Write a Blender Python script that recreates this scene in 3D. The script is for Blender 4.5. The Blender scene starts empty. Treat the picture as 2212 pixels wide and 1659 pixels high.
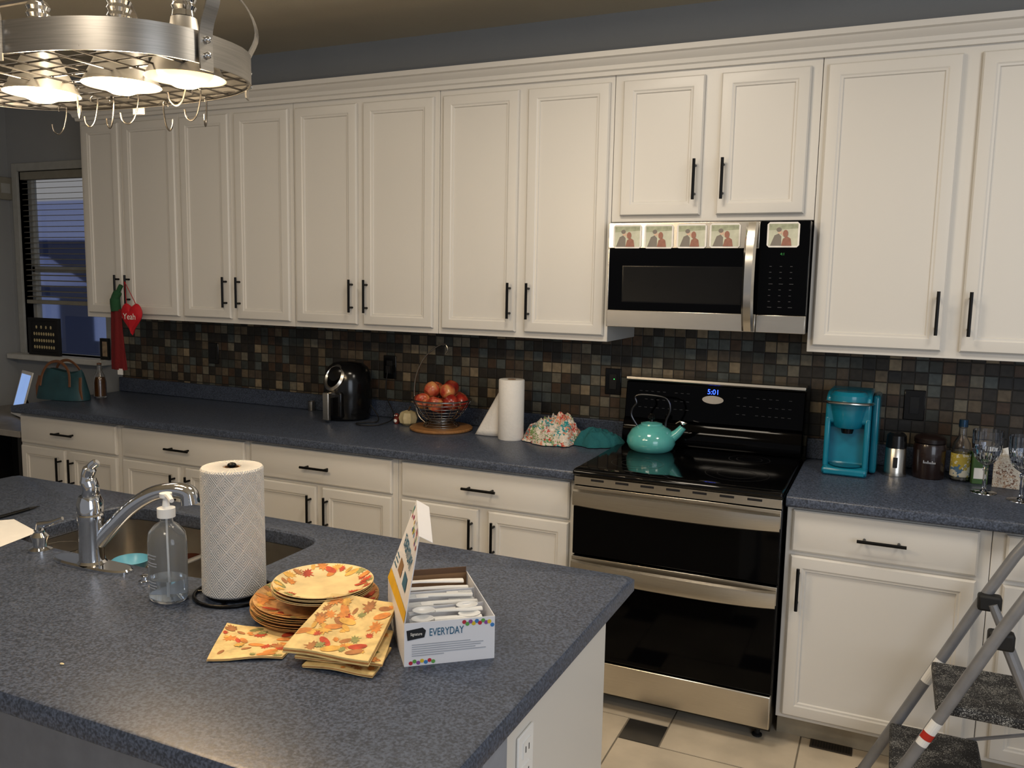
import bpy, bmesh, math, random
from mathutils import Vector, Matrix, noise
from math import sin, cos, pi, radians
random.seed(7)
S=bpy.context.scene; C=S.collection
K=.08   # y of the back wall face
XL=-5.2 # x of the left wall face
ZC=2.79 # ceiling height
# ---------------------------------------------------------------- camera
CAM=Vector((0,-3.585,1.623)); F=1815.
R_=Vector((.9110,.4121,.0189)).normalized(); D_=Vector((.0673,-.1032,-.9924)); D_=(D_-R_*D_.dot(R_)).normalized(); W_=R_.cross(D_)
cd=bpy.data.cameras.new('camera'); cam=bpy.data.objects.new('camera',cd); C.objects.link(cam); S.camera=cam
cd.sensor_width=36; cd.lens=F/2212*36; cd.clip_start=.05
cam.matrix_world=Matrix(((R_.x,-D_.x,-W_.x,CAM.x),(R_.y,-D_.y,-W_.y,CAM.y),(R_.z,-D_.z,-W_.z,CAM.z),(0,0,0,1)))
def ray(px,py): return R_*((px-1106)/F)+D_*((py-829.5)/F)+W_
def PZ(px,py,z=.914):
    d=ray(px,py); return CAM+d*((z-CAM.z)/d.z)
def PY(px,py,y):
    d=ray(px,py); return CAM+d*((y-CAM.y)/d.y)
def PF(px,py,r,z=.914):      # centre of a round foot whose front touches the pixel
    p=PZ(px,py,z); d=Vector((p.x-CAM.x,p.y-CAM.y,0)).normalized(); p=p+d*r; ym=K-.036-r
    if p.y>ym: p=p-d*((p.y-ym)/d.y)
    return Vector((p.x,p.y,z))
# ---------------------------------------------------------------- mesh helper
class MB:
    def __init__(s,T=None):
        s.b=bmesh.new(); s.mi=0; s.m=Matrix()
        if T is not None: s.m=(Matrix.Translation(-Vector(T)) if len(T)==3 else T.inverted())
    def v(s,p): return s.b.verts.new(s.m@Vector(p))
    def f(s,vs,mi=None):
        try: q=s.b.faces.new(vs)
        except ValueError: return
        q.material_index=s.mi if mi is None else mi
    def box(s,x0,x1,y0,y1,z0,z1,mi=None):
        V=[s.v((x,y,z)) for z in(z0,z1) for y in(y0,y1) for x in(x0,x1)]
        for q in((0,2,3,1),(4,5,7,6),(0,1,5,4),(2,6,7,3),(0,4,6,2),(1,3,7,5)): s.f([V[i] for i in q],mi)
        return s
    def prism(s,pts,a,b,ax='y',mi=None):
        g={'y':lambda p,t:(p[0],t,p[1]),'z':lambda p,t:(p[0],p[1],t),'x':lambda p,t:(t,p[0],p[1])}[ax]
        A=[s.v(g(p,a)) for p in pts]; B=[s.v(g(p,b)) for p in pts]; n=len(pts)
        s.f(A,mi); s.f(B[::-1],mi)
        for i in range(n): s.f([A[i],A[(i+1)%n],B[(i+1)%n],B[i]],mi)
        return s
    def loops(s,L,mi=None,closed=True,cap=(True,True)):
        V=[[s.v(p) for p in l] for l in L]; n=len(V[0])
        for A,B in zip(V,V[1:]):
            for i in range(n if closed else n-1): s.f([A[i],A[(i+1)%n],B[(i+1)%n],B[i]],mi)
        if cap[0]: s.f(V[0],mi)
        if cap[1]: s.f(V[-1][::-1],mi)
        return s
    def tube(s,pts,r,n=8,closed=False,mi=None,flat=1):
        P=[Vector(p) for p in pts]; N=len(P); rr=r if isinstance(r,(list,tuple)) else [r]*N
        up=None; L=[]
        for i in range(N):
            a=P[i-1] if (i>0 or closed) else P[i]; b=P[(i+1)%N] if (i<N-1 or closed) else P[i]
            t=(b-a).normalized()
            if up is None:
                up=Vector((0,0,1)) if abs(t.z)<.9 else Vector((0,1,0))
            up=(up-t*up.dot(t)).normalized(); sd=t.cross(up)
            L.append([P[i]+(up*cos(k*2*pi/n)*flat+sd*sin(k*2*pi/n))*rr[i] for k in range(n)])
        if closed: L.append(L[0]); s.loops(L,mi,cap=(False,False))
        else: s.loops(L,mi)
        return s
    def lathe(s,prof,c=(0,0,0),n=28,mi=None,sx=1,sy=1,rib=0,ribn=8):
        c=Vector(c); prev=None
        for r,z in prof:
            cur=[s.v(c+Vector((0,0,z)))] if r<1e-6 else [s.v(c+Vector((r*sx*cos(k*2*pi/n)*(1-rib*abs(sin(k*pi*ribn/n))),r*sy*sin(k*2*pi/n)*(1-rib*abs(sin(k*pi*ribn/n))),z))) for k in range(n)]
            if prev:
                if len(prev)==1 and len(cur)>1: [s.f([prev[0],cur[(k+1)%n],cur[k]],mi) for k in range(n)]
                elif len(cur)==1 and len(prev)>1: [s.f([prev[k],prev[(k+1)%n],cur[0]],mi) for k in range(n)]
                elif len(cur)>1: [s.f([prev[k],prev[(k+1)%n],cur[(k+1)%n],cur[k]],mi) for k in range(n)]
            prev=cur
        return s
    def ell(s,c,r,mi=None,n=16):
        rx,ry,rz=r; return s.lathe([(sin(t*pi/10),-cos(t*pi/10)*rz) if 0<t<10 else (0,-cos(t*pi/10)*rz) for t in range(11)],c,n,mi,rx,ry)
    def rings(s,x0,x1,z0,z1,rg,mi=None):
        return s.loops([[(x0+i,y,z0+i),(x1-i,y,z0+i),(x1-i,y,z1-i),(x0+i,y,z1-i)] for i,y in rg],mi)
    def sheet(s,fn,nu,nv,mi=None):
        V=[[s.v(fn(i/nu,j/nv)) for j in range(nv+1)] for i in range(nu+1)]
        for i in range(nu):
            for j in range(nv): s.f([V[i][j],V[i+1][j],V[i+1][j+1],V[i][j+1]],mi)
        return s
    def disc(s,cx,cz,y,rx,rz,mi=None,n=18):
        s.f([s.v((cx+rx*cos(k*2*pi/n),y,cz+rz*sin(k*2*pi/n))) for k in range(n)],mi); return s
    def build(s,name,mats,parent=None,bev=0,seg=2,sub=0,solid=0,ang=35):
        bmesh.ops.recalc_face_normals(s.b,faces=s.b.faces)
        me=bpy.data.meshes.new(name)
        for q in s.b.faces: q.smooth=True
        s.b.to_mesh(me); s.b.free(); me.set_sharp_from_angle(angle=radians(ang))
        for m in (mats if isinstance(mats,(list,tuple)) else [mats]): me.materials.append(m)
        o=bpy.data.objects.new(name,me); C.objects.link(o)
        if parent: o.parent=parent
        if solid: m=o.modifiers.new('s','SOLIDIFY'); m.thickness=solid
        if bev:
            m=o.modifiers.new('b','BEVEL'); m.width=bev; m.segments=seg; m.limit_method='ANGLE'; m.angle_limit=radians(40); m.harden_normals=False
        if sub: m=o.modifiers.new('u','SUBSURF'); m.levels=sub; m.render_levels=sub
        return o
def thing(name,label,cat,loc=(0,0,0),rz=0,group=None):
    o=bpy.data.objects.new(name,None); C.objects.link(o); o.location=loc; o.rotation_euler=(0,0,rz); o.empty_display_size=.05
    o['label']=label; o['category']=cat
    if group: o['group']=group
    return o
def WM(o): return Matrix.Translation(o.location)@o.rotation_euler.to_matrix().to_4x4()
def tag(o,label,cat,group=None,loc=None,rz=None):
    o['label']=label; o['category']=cat
    if group: o['group']=group
    if loc is not None: o.location=loc
    if rz is not None: o.rotation_euler=(0,0,rz)
    return o
def struct(o,label=None):
    o['kind']='structure'
    if label: o['label']=label
    return o
def dup(o,loc,rot=None,label=None):
    r=o.copy(); C.objects.link(r); r.location=loc
    if rot is not None: r.rotation_euler=rot
    if label: r['label']=label
    for ch in list(o.children):
        c=ch.copy(); C.objects.link(c); c.parent=r
        for g in list(ch.children):
            d=g.copy(); C.objects.link(d); d.parent=c
    return r
def text(body,size,mat,parent,mtx,name='lettering',ext=.0003,sx=1):
    cu=bpy.data.curves.new('t','FONT'); cu.body=body; cu.size=size; cu.extrude=ext; cu.align_x='CENTER'; cu.align_y='CENTER'
    o=bpy.data.objects.new('t',cu); C.objects.link(o); bpy.context.view_layer.update()
    me=bpy.data.meshes.new_from_object(o.evaluated_get(bpy.context.evaluated_depsgraph_get()))
    bpy.data.objects.remove(o); me.transform(mtx@Matrix.Diagonal((sx,1,1,1))); me.materials.clear(); me.materials.append(mat)
    t=bpy.data.objects.new(name,me); C.objects.link(t); t.parent=parent; return t
def FM(x,y,z): return Matrix.Translation((x,y,z))@Matrix.Rotation(pi/2,4,'X')
def smooth(P,n=6):
    P=[Vector(p) for p in P]; out=[]
    for i in range(len(P)-1):
        a=P[max(i-1,0)];b=P[i];c=P[i+1];d=P[min(i+2,len(P)-1)]
        for k in range(n):
            t=k/n; out.append(.5*((2*b)+(-a+c)*t+(2*a-5*b+4*c-d)*t*t+(-a+3*b-3*c+d)*t**3))
    return out+[P[-1]]
# ---------------------------------------------------------------- materials
def lin(h):
    h=h.lstrip('#'); return tuple((lambda c:c/12.92 if c<.04045 else ((c+.055)/1.055)**2.4)(int(h[i:i+2],16)/255) for i in(0,2,4))
def M(name,col,rough=.5,metal=0,var=.08,sc=20,bump=0,bsc=None,trans=0,ior=1.45,emit=0,coat=0,st=None,spec=None,rp=(.3,.7)):
    m=bpy.data.materials.new(name); m.use_nodes=True; t=m.node_tree; n=t.nodes; l=t.links; p=n['Principled BSDF']
    c=lin(col); tc=n.new('ShaderNodeTexCoord'); mp=n.new('ShaderNodeMapping'); l.new(tc.outputs['Object'],mp.inputs[0])
    if st: mp.inputs['Scale'].default_value=st
    nz=n.new('ShaderNodeTexNoise'); nz.inputs['Scale'].default_value=sc; nz.inputs['Detail'].default_value=4; l.new(mp.outputs[0],nz.inputs['Vector'])
    cr=n.new('ShaderNodeValToRGB'); cr.color_ramp.elements[0].position=rp[0]; cr.color_ramp.elements[1].position=rp[1]
    cr.color_ramp.elements[0].color=(*[x*(1-var) for x in c],1); cr.color_ramp.elements[1].color=(*[min(1,x*(1+var)) for x in c],1)
    l.new(nz.outputs[0],cr.inputs[0]); l.new(cr.outputs[0],p.inputs['Base Color'])
    p.inputs['Roughness'].default_value=rough; p.inputs['Metallic'].default_value=metal; p.inputs['Transmission Weight'].default_value=trans; p.inputs['IOR'].default_value=ior
    p.inputs['Coat Weight'].default_value=coat; p.inputs['Coat Roughness'].default_value=.05
    if spec is not None: p.inputs['Specular IOR Level'].default_value=spec
    if emit: p.inputs['Emission Color'].default_value=(*c,1); p.inputs['Emission Strength'].default_value=emit
    if bump:
        b=n.new('ShaderNodeBump'); b.inputs['Strength'].default_value=bump; b.inputs['Distance'].default_value=.002
        if bsc: nb=n.new('ShaderNodeTexNoise'); nb.inputs['Scale'].default_value=bsc; l.new(mp.outputs[0],nb.inputs['Vector'])
        else: nb=nz
        l.new(nb.outputs[0],b.inputs['Height']); l.new(b.outputs[0],p.inputs['Normal'])
    return m
def ramp(cr,stops,const=True):
    cr.interpolation='CONSTANT' if const else 'LINEAR'; e=cr.elements
    while len(e)<len(stops): e.new(.5)
    for i,(p,c) in enumerate(stops): e[i].position=p; e[i].color=(*lin(c),1)
def pattern(name,stops,sc,rough=.7,dist=.3,tile=False):
    m=M(name,'#808080',rough); t=m.node_tree; n=t.nodes; l=t.links; p=n['Principled BSDF']
    tc=n.new('ShaderNodeTexCoord'); cr=n.new('ShaderNodeValToRGB'); ramp(cr.color_ramp,stops)
    if tile:
        mul=n.new('ShaderNodeVectorMath'); mul.operation='SCALE'; mul.inputs['Scale'].default_value=1/sc; l.new(tc.outputs['Object'],mul.inputs[0])
        sp=n.new('ShaderNodeSeparateXYZ'); l.new(mul.outputs[0],sp.inputs[0]); fl=[]; ed=[]
        for k in(0,2):
            a=n.new('ShaderNodeMath'); a.operation='FLOOR'; l.new(sp.outputs[k],a.inputs[0]); fl.append(a)
            b=n.new('ShaderNodeMath'); b.operation='FRACT'; l.new(sp.outputs[k],b.inputs[0])
            d=n.new('ShaderNodeMath'); d.operation='PINGPONG'; d.inputs[1].default_value=.5; l.new(b.outputs[0],d.inputs[0]); ed.append(d)
        cb=n.new('ShaderNodeCombineXYZ'); l.new(fl[0].outputs[0],cb.inputs[0]); l.new(fl[1].outputs[0],cb.inputs[1])
        wn=n.new('ShaderNodeTexWhiteNoise'); l.new(cb.outputs[0],wn.inputs['Vector']); l.new(wn.outputs['Value'],cr.inputs[0])
        mn=n.new('ShaderNodeMath'); mn.operation='MINIMUM'; l.new(ed[0].outputs[0],mn.inputs[0]); l.new(ed[1].outputs[0],mn.inputs[1])
        mr=n.new('ShaderNodeMapRange'); mr.inputs[1].default_value=.02; mr.inputs[2].default_value=.07; l.new(mn.outputs[0],mr.inputs[0])
        nz=n.new('ShaderNodeTexNoise'); nz.inputs['Scale'].default_value=45; nz.inputs['Detail'].default_value=6; l.new(tc.outputs['Object'],nz.inputs['Vector'])
        mm=n.new('ShaderNodeMix'); mm.data_type='RGBA'; mm.blend_type='OVERLAY'; mm.inputs[0].default_value=.6; l.new(cr.outputs[0],mm.inputs[6]); l.new(nz.outputs[0],mm.inputs[7])
        mx=n.new('ShaderNodeMix'); mx.data_type='RGBA'; l.new(mr.outputs[0],mx.inputs[0]); mx.inputs[6].default_value=(*lin('#26231e'),1); l.new(mm.outputs[2],mx.inputs[7])
        l.new(mx.outputs[2],p.inputs['Base Color'])
        ad=n.new('ShaderNodeMath'); ad.operation='MULTIPLY_ADD'; ad.inputs[1].default_value=.5; l.new(nz.outputs[0],ad.inputs[0]); l.new(mr.outputs[0],ad.inputs[2])
        bp=n.new('ShaderNodeBump'); bp.inputs['Distance'].default_value=.003; bp.inputs['Strength'].default_value=.5; l.new(ad.outputs[0],bp.inputs['Height']); l.new(bp.outputs[0],p.inputs['Normal'])
    else:
        nz=n.new('ShaderNodeTexNoise'); nz.inputs['Scale'].default_value=sc*2; l.new(tc.outputs['Object'],nz.inputs['Vector'])
        mx=n.new('ShaderNodeMix'); mx.data_type='RGBA'; mx.inputs[0].default_value=dist; l.new(tc.outputs['Object'],mx.inputs[6]); l.new(nz.outputs['Color'],mx.inputs[7])
        vo=n.new('ShaderNodeTexVoronoi'); vo.inputs['Scale'].default_value=sc; l.new(mx.outputs[2],vo.inputs['Vector'])
        sp=n.new('ShaderNodeSeparateColor'); l.new(vo.outputs['Color'],sp.inputs[0]); l.new(sp.outputs[0],cr.inputs[0]); l.new(cr.outputs[0],p.inputs['Base Color'])
    return m
WHITE=M('cabinet_paint','#d8d5cf',.34,var=.004,sc=3)
WALL=M('wall_paint','#94979a',.8,var=.04,sc=2,bump=.2,bsc=150)
CEIL=M('ceiling_paint','#d6cbb4',.9,var=.03,sc=3,bump=.3,bsc=90)
LAM=M('blue_laminate','#444c5c',.33,var=.46,sc=190,bump=.12,bsc=120,rp=(.38,.64))
BLACK=M('black_metal','#0d0d0e',.35,.6)
GLOSS=M('black_glass','#030304',.06,spec=.14,var=.02)
CTOP=M('cooktop_glass','#050506',.07,spec=.4,var=.02)
PLAST=M('black_plastic','#0e0e0f',.16)
MATTE=M('matte_black','#151516',.6)
STEEL=M('brushed_steel','#d0cabf',.27,1,var=.06,sc=12,st=(1,1,60))
STEELH=M('brushed_steel_rack','#b4b0aa',.33,1,var=.12,sc=10,st=(1,1,40))
CHROME=M('chrome','#d8dade',.07,1,var=.02)
WIRE=M('wire_steel','#b4b0a8',.25,1)
HOOKM=M('hook_steel','#716e6b',.3,1)
TURQ=M('turquoise_plastic','#12768f',.25,coat=.4)
TURQ2=M('turquoise_enamel','#5aaeaa',.12,coat=.7)
PAPER=M('paper_towel','#eae7e2',.9,var=.02,sc=30,bump=.6,bsc=90)
PW=M('white_paper','#e6e6e4',.7,var=.02)
WPL=M('white_plastic','#ececea',.3,var=.02)
GLASS=M('clear_glass','#ffffff',.03,trans=1,ior=1.45,var=0)
CLEARP=M('clear_plastic','#f2f6fa',.06,trans=.95,ior=1.3,var=0)
BROWN=M('leather_brown','#6b452c',.55)
WOOD=M('wood_board','#93683e',.45,var=.25,sc=10,st=(1,12,1))
TEALF=M('teal_fabric','#185a60',.9,bump=.8,bsc=120)
REDF=M('red_fabric','#6a1216',.85,bump=.8,bsc=90)
GREENF=M('green_fabric','#1d4a2c',.9,bump=.8,bsc=90)
CREAM=M('napkin_cream','#dcc083',.7,var=.2,sc=45)
LRED=M('leaf_red','#b8472a',.65,var=.35,sc=60); LOR=M('leaf_orange','#d0853f',.65,var=.3,sc=60); LGR=M('leaf_green','#8c8c55',.65,var=.25,sc=60); LYE=M('leaf_yellow','#d8a750',.65,var=.25,sc=60); LBR=M('leaf_brown','#a87040',.65,var=.3,sc=60)
LEAFM=[LRED,LOR,LGR,LYE,LBR]
DOT=[M('dot_'+k,h,.6) for k,h in(('red','#b8283c'),('green','#5f9e4a'),('purple','#8a4a9a'),('yellow','#d8bc2c'),('blue','#3a7ab8'))]
INK=M('blue_ink','#24607f',.6); GREYI=M('grey_ink','#a4a8b0',.7); BLKI=M('black_ink','#16161a',.6); WI=M('white_ink','#ece8e2',.6)
LEDB=M('led_blue','#2848ff',.4,emit=6); LEDG=M('led_green','#2c8a40',.5,emit=.1)
CARD=M('brown_cardboard','#8a6a4a',.8)
TOE=M('toe_kick','#a89c86',.6)
# ---------------------------------------------------------------- setting
wx0,wx1,wz0,wz1=-5.10,-4.36,1.10,2.25
m=MB(); XR=2.4
m.box(XL,wx0,K,K+.12,0,ZC); m.box(wx1,XR,K,K+.12,0,ZC); m.box(wx0,wx1,K,K+.12,0,wz0); m.box(wx0,wx1,K,K+.12,wz1,ZC)
struct(m.build('wall_back',WALL))
struct(MB().box(XL-.12,XL,-6.5,K+.12,0,ZC).build('wall_left',WALL))
struct(MB().box(XL-.12,XR,-6.5,K+.12,ZC,ZC+.1).build('ceiling',CEIL))
TL=M('floor_tile_light','#c8bba6',.32,var=.18,sc=5,bump=.1); TD=M('floor_tile_dark','#2e2c2a',.35,var=.2,sc=14); GR=M('grout','#7d7466',.9)
m=MB().box(XL,XR,-6.5,K,-.06,-.002,0); L,s_=.45,.15; ox,oy=-.80-L,-.82
def clipbox(x0,x1,y0,y1,mi):
    x0,x1=-1.45-x1,-1.45-x0
    x0,x1,y0,y1=max(x0,XL),min(x1,XR),max(y0,-6.5),min(y1,K)
    if x1-x0>.01 and y1-y0>.01: m.box(x0+.003,x1-.003,y0+.003,y1-.003,-.002,0,mi)
for i in range(-20,21):
    for j in range(-20,21):
        x=ox+i*L-j*s_; y=oy+i*s_+j*L
        clipbox(x,x+L,y,y+L,1); clipbox(x+L,x+L+s_,y,y+s_,2)
struct(m.build('floor',[GR,TL,TD]))
MOS=pattern('slate_mosaic',[(0,'#332e27'),(.16,'#54493c'),(.3,'#3f423d'),(.43,'#685b48'),(.55,'#2b2926'),(.66,'#787160'),(.75,'#4c3a2b'),(.86,'#565b57'),(.94,'#908066')],.048,.55,tile=True)
struct(MB().box(-4.24,1.25,K-.009,K-.0005,.90,1.47).build('trim_2',MOS),'slate mosaic tile backsplash')
struct(MB().box(XL,XL+.015,-3,0,0,.09).build('baseboard_left',WHITE))
prof=[(0,2.425),(.012,2.425),(.014,2.44),(.022,2.445),(.026,2.46),(.045,2.475),(.05,2.482),(.062,2.486),(.066,2.505),(.0,2.505)]
m=MB(); m.loops([[(-4.035-o,K-.003,z) for o,z in prof],[(-4.035-o,-.327-o,z) for o,z in prof],[(1.25,-.327-o,z) for o,z in prof]])
struct(m.build('trim_1',WHITE,ang=25),'white crown moulding along the wall cabinets')
# window
w=thing('window_1','','',(0,K,0)); del w['category']; struct(w,'window with lowered blind left of the wall cabinets')
TR=M('window_trim','#a4a5a2',.5)
m=MB().box(wx0-.05,wx0,-.015,.06,wz0,wz1+.05).box(wx1,wx1+.04,-.015,.06,wz0,wz1+.05).box(wx0,wx1,-.015,.06,wz1,wz1+.05).box(wx0,wx1,.06,.085,1.62,1.66).box(wx0,wx0+.03,.06,.085,wz0,wz1).box(wx1-.03,wx1,.06,.085,wz0,wz1)
m.build('window_frame',TR,w,bev=.003); MB().box(wx0-.08,wx1+.03,-.09,.09,wz0-.035,wz0).build('window_sill',M('sill_paint','#c0c0bc',.5),w,bev=.006)
MB().box(wx0,wx1,.09,.094,wz0,wz1).build('window_pane',GLASS,w)
wc=(wx0+wx1)/2; T=(wc,.03,wz0); b=thing('window_blind','cream slatted blind lowered over the dusk window','blind',(wc,.03+K,wz0))
SL=M('blind_slat','#8a877c',.7)
MB(T).box(wx0+.005,wx1-.005,.005,.05,wz1-.05,wz1-.003).build('headrail',SL,b)
m=MB(T)
for k in range(22):
    z=wz1-.07-k*.034; m.loops([[(x,.014,z-.003),(x,.030,z+.001),(x,.046,z+.002),(x,.046,z+.0038),(x,.030,z+.0028),(x,.014,z-.0012)] for x in(wx0+.005,wx1-.005)])
for x in(wx0+.12,wx1-.12): m.box(x-.001,x+.001,.013,.0135,1.44,wz1-.05)
m.build('slats',SL,b); MB(T).box(wx0+.005,wx1-.005,.008,.05,1.42,1.445).build('bottom_rail',SL,b,bev=.003)
# house outside
SN=M('snow_roof','#7d8ab8',.8,emit=.22); HW=M('house_siding','#242d48',.8,emit=.2); HG=M('house_window','#6f80b0',.3,emit=.25)  # roof, siding and panes emit faintly: dusk light put into the materials
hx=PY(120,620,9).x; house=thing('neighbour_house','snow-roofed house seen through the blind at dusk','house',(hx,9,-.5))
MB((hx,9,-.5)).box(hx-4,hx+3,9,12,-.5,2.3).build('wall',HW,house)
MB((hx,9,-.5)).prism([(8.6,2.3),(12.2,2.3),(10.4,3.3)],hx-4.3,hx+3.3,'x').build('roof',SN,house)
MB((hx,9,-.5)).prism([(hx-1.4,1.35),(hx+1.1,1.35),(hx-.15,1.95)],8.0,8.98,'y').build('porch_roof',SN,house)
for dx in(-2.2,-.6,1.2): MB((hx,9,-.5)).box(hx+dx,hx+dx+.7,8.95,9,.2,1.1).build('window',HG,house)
# ---------------------------------------------------------------- cabinets
def handle(par,T,x,z,yf,vert,Ln=.15):
    m=MB(T); h=Ln/2
    if vert:
        m.tube([(x,yf-.03,z-h),(x,yf-.03,z+h)],.0058,10)
        for k in(-.7*h,.7*h): m.tube([(x,yf+.001,z+k),(x,yf-.03,z+k)],.005,8)
    else:
        m.tube([(x-h,yf-.03,z),(x+h,yf-.03,z)],.0058,10)
        for k in(-.7*h,.7*h): m.tube([(x+k,yf+.001,z),(x+k,yf-.03,z)],.005,8)
    return m.build('handle',BLACK,par)
def door(par,T,x0,x1,z0,z1,yf,hx=None,hz=None,st=.048):
    m=MB(T).rings(x0,x1,z0,z1,[(0,yf+.019),(0,yf+.007),(.005,yf+.001),(.011,yf),(st-.008,yf),(st-.003,yf+.003),(st+.003,yf+.004),(st+.006,yf+.010)])
    o=m.build('door',WHITE,par,ang=20)
    if hx is not None: handle(o,T,hx,hz,yf,True)
    return o
def drawer(par,T,x0,x1,z0,z1,yf):
    m=MB(T).rings(x0,x1,z0,z1,[(0,yf+.019),(0,yf+.008),(.006,yf+.003),(.016,yf+.002),(.022,yf)])
    o=m.build('drawer',WHITE,par,ang=20); handle(o,T,(x0+x1)/2,(z0+z1)/2,yf,False); return o
def upper(x0,x1,z0,doors,label,dz0):
    T=((x0+x1)/2,-.16,z0); t=thing('wall_cabinet',label,'cabinet',T)
    MB(T).box(x0,x1,-.325,K-.012,z0,2.44).build('body',WHITE,t,bev=.002)
    for k,(a,b) in enumerate(doors):
        hx=(b-.022) if k==0 else (a+.022); door(t,T,a,b,dz0,2.40,-.345,hx,dz0+.055+.075)
    return t
upper(-4.03,-3.328,1.385,[(-4.0,-3.737),(-3.705,-3.347)],'white two-door wall cabinet at the far left with a red heart hanging on it',1.41)
upper(-3.326,-2.614,1.385,[(-3.308,-2.998),(-2.957,-2.634)],'white two-door wall cabinet, second from the window',1.41)
upper(-2.612,-1.829,1.385,[(-2.593,-2.249),(-2.213,-1.852)],'white two-door wall cabinet above the black air fryer',1.41)
upper(-1.827,-1.047,1.385,[(-1.805,-1.452),(-1.410,-1.062)],'white two-door wall cabinet directly left of the microwave',1.41)
upper(-1.045,-.282,1.862,[(-1.008,-.693),(-.632,-.318)],'short white two-door wall cabinet above the microwave',1.885)
upper(-.280,.665,1.385,[(-.262,.160),(.215,.64)],'white two-door wall cabinet above the turquoise coffee maker',1.41)
upper(.667,1.25,1.385,[(.69,1.225)],'white single-door wall cabinet at the far right end',1.41)
def base(x0,x1,doors,label,dr=None,hs=None):
    T=((x0+x1)/2,-.3,0); t=thing('base_cabinet',label,'cabinet',T)
    MB(T).box(x0,x1,-.600,K-.012,.10,.872).build('body',WHITE,t,bev=.002); MB(T).box(x0,x1,-.52,-.1,0,.10).build('toe_kick',TOE,t)
    a,b=dr or (doors[0][0],doors[-1][1]); drawer(t,T,a,b,.715,.862,-.620)
    for k,(a,b) in enumerate(doors):
        right=(k==0 and len(doors)>1); hx=(b-.025) if right else (a+.03)
        door(t,T,a,b,.118,.700,-.620,hx,.59)
    return t
base(-4.235,-3.491,[(-4.22,-3.885),(-3.850,-3.51)],'white base cabinet with drawer at the far left end of the counter')
base(-3.489,-2.666,[(-3.465,-3.09),(-3.05,-2.685)],'white base cabinet with drawer behind the island faucet')
base(-2.664,-1.863,[(-2.645,-2.28),(-2.245,-1.887)],'white base cabinet with drawer below the air fryer')
base(-1.861,-1.062,[(-1.837,-1.475),(-1.43,-1.085)],'white base cabinet with drawer directly left of the range')
base(-.286,.335,[(-.265,.30)],'white base cabinet with one drawer and one door right of the range')
base(.337,1.25,[(.375,.78),(.81,1.22)],'white base cabinet at the right edge behind the stepladder')
def worktop(x0,x1,label):
    T=((x0+x1)/2,-.3,.874); t=thing('worktop',label,'worktop',T)
    MB(T).prism([(K-.011,.874),(-.638,.874),(-.645,.880),(-.645,.905),(-.642,.911),(-.635,.914),(K-.011,.914)],x0,x1,'x').build('slab',LAM,t,bev=.003)
    MB(T).box(x0,x1,K-.031,K-.011,.9145,1.0).build('upstand',LAM,t,bev=.004)
worktop(-4.25,-1.058,'long blue speckled laminate worktop left of the range')
worktop(-.289,1.26,'short blue laminate worktop right of the range')
t=thing('desk','low desk surface beside the left end of the counter','desk',(-4.7,-.3,0)); T=(-4.7,-.3,0)
MB(T).box(XL+.017,-4.256,-.60,K-.01,.73,.765).build('top',M('desk_top','#8f8c88',.5),t,bev=.004)
MB(T).box(XL+.03,XL+.07,-.58,-.02,0,.73).build('side_panel',MATTE,t); MB(T).box(-4.30,-4.258,-.58,-.02,0,.73).build('side_panel',MATTE,t); MB(T).box(XL+.07,-4.30,-.04,-.02,.2,.73).build('back_panel',MATTE,t)
xa,xb=PZ(1750,1602,0).x,PZ(1842,1612,0).x; q=Vector(((xa+xb)/2,-.552,0)); t=thing('floor_register','dark slatted air vent on the floor tiles right of the range','vent',q)
MB(q).box(xa,xb,-.580,-.524,0,.004).build('frame',M('vent_brown','#2e2822',.5),t,bev=.001)
m=MB(q)
for k in range(14): x=xa+.010+k*(xb-xa-.020)/13; m.box(x-.002,x+.002,-.572,-.532,.004,.0055)
m.build('slats',MATTE,t)
# ---------------------------------------------------------------- island
ix0,ix1,iy0,iy1=-2.77,-.53,-2.705,-1.655
T=(-1.65,-2.1,0); t=thing('kitchen_island','white island cabinet under the blue worktop with the sink','island',T)
bx0,bx1,by0,by1=-2.68,-.585,-2.30,-1.70
m=MB(T).box(bx0,bx1,by1-.02,by1,.1,.873).box(bx0,bx1,by0,by0+.02,.1,.873).box(bx0,bx0+.02,by0+.02,by1-.02,.1,.873).box(bx1-.02,bx1,by0+.02,by1-.02,.1,.873).box(bx0,bx1,by0,by1,.1,.12)
m.build('body',WHITE,t); MB(T).box(bx0+.03,bx1-.03,by0+.05,by1-.06,0,.1).build('toe_kick',TOE,t)
MB(T).box(bx0,bx1+.012,by0-.10,by0-.002,0,.873).build('bar_wall',M('bar_wall_grey','#8b8f98',.7),t)
d=ray(1130,1638); q=CAM+d*((bx1-CAM.x)/d.x); o=thing('wall_outlet','white double outlet on the end panel of the island','outlet',q)
MB().box(.0005,.006,-.036,.036,-.058,.058).build('plate',WPL,o,bev=.002)
m=MB().box(.006,.0085,-.017,.017,.008,.04,0).box(.006,.0085,-.017,.017,-.04,-.008,0)
for z in(.024,-.024): m.box(.0085,.009,-.009,-.006,z-.006,z+.006,1).box(.0085,.009,.006,.009,z-.006,z+.006,1)
m.build('socket',[WPL,BLKI],o)
sx0,sx1,sy0,sy1=-2.13,-1.37,-2.145,-1.755; scx,scy=(sx0+sx1)/2,(sy0+sy1)/2
angs=[k*2*pi/120 for k in range(120)]+[math.atan2(y-scy,x-scx)%(2*pi) for x in(ix0,ix1) for y in(iy0,iy1)]; angs.sort()
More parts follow.
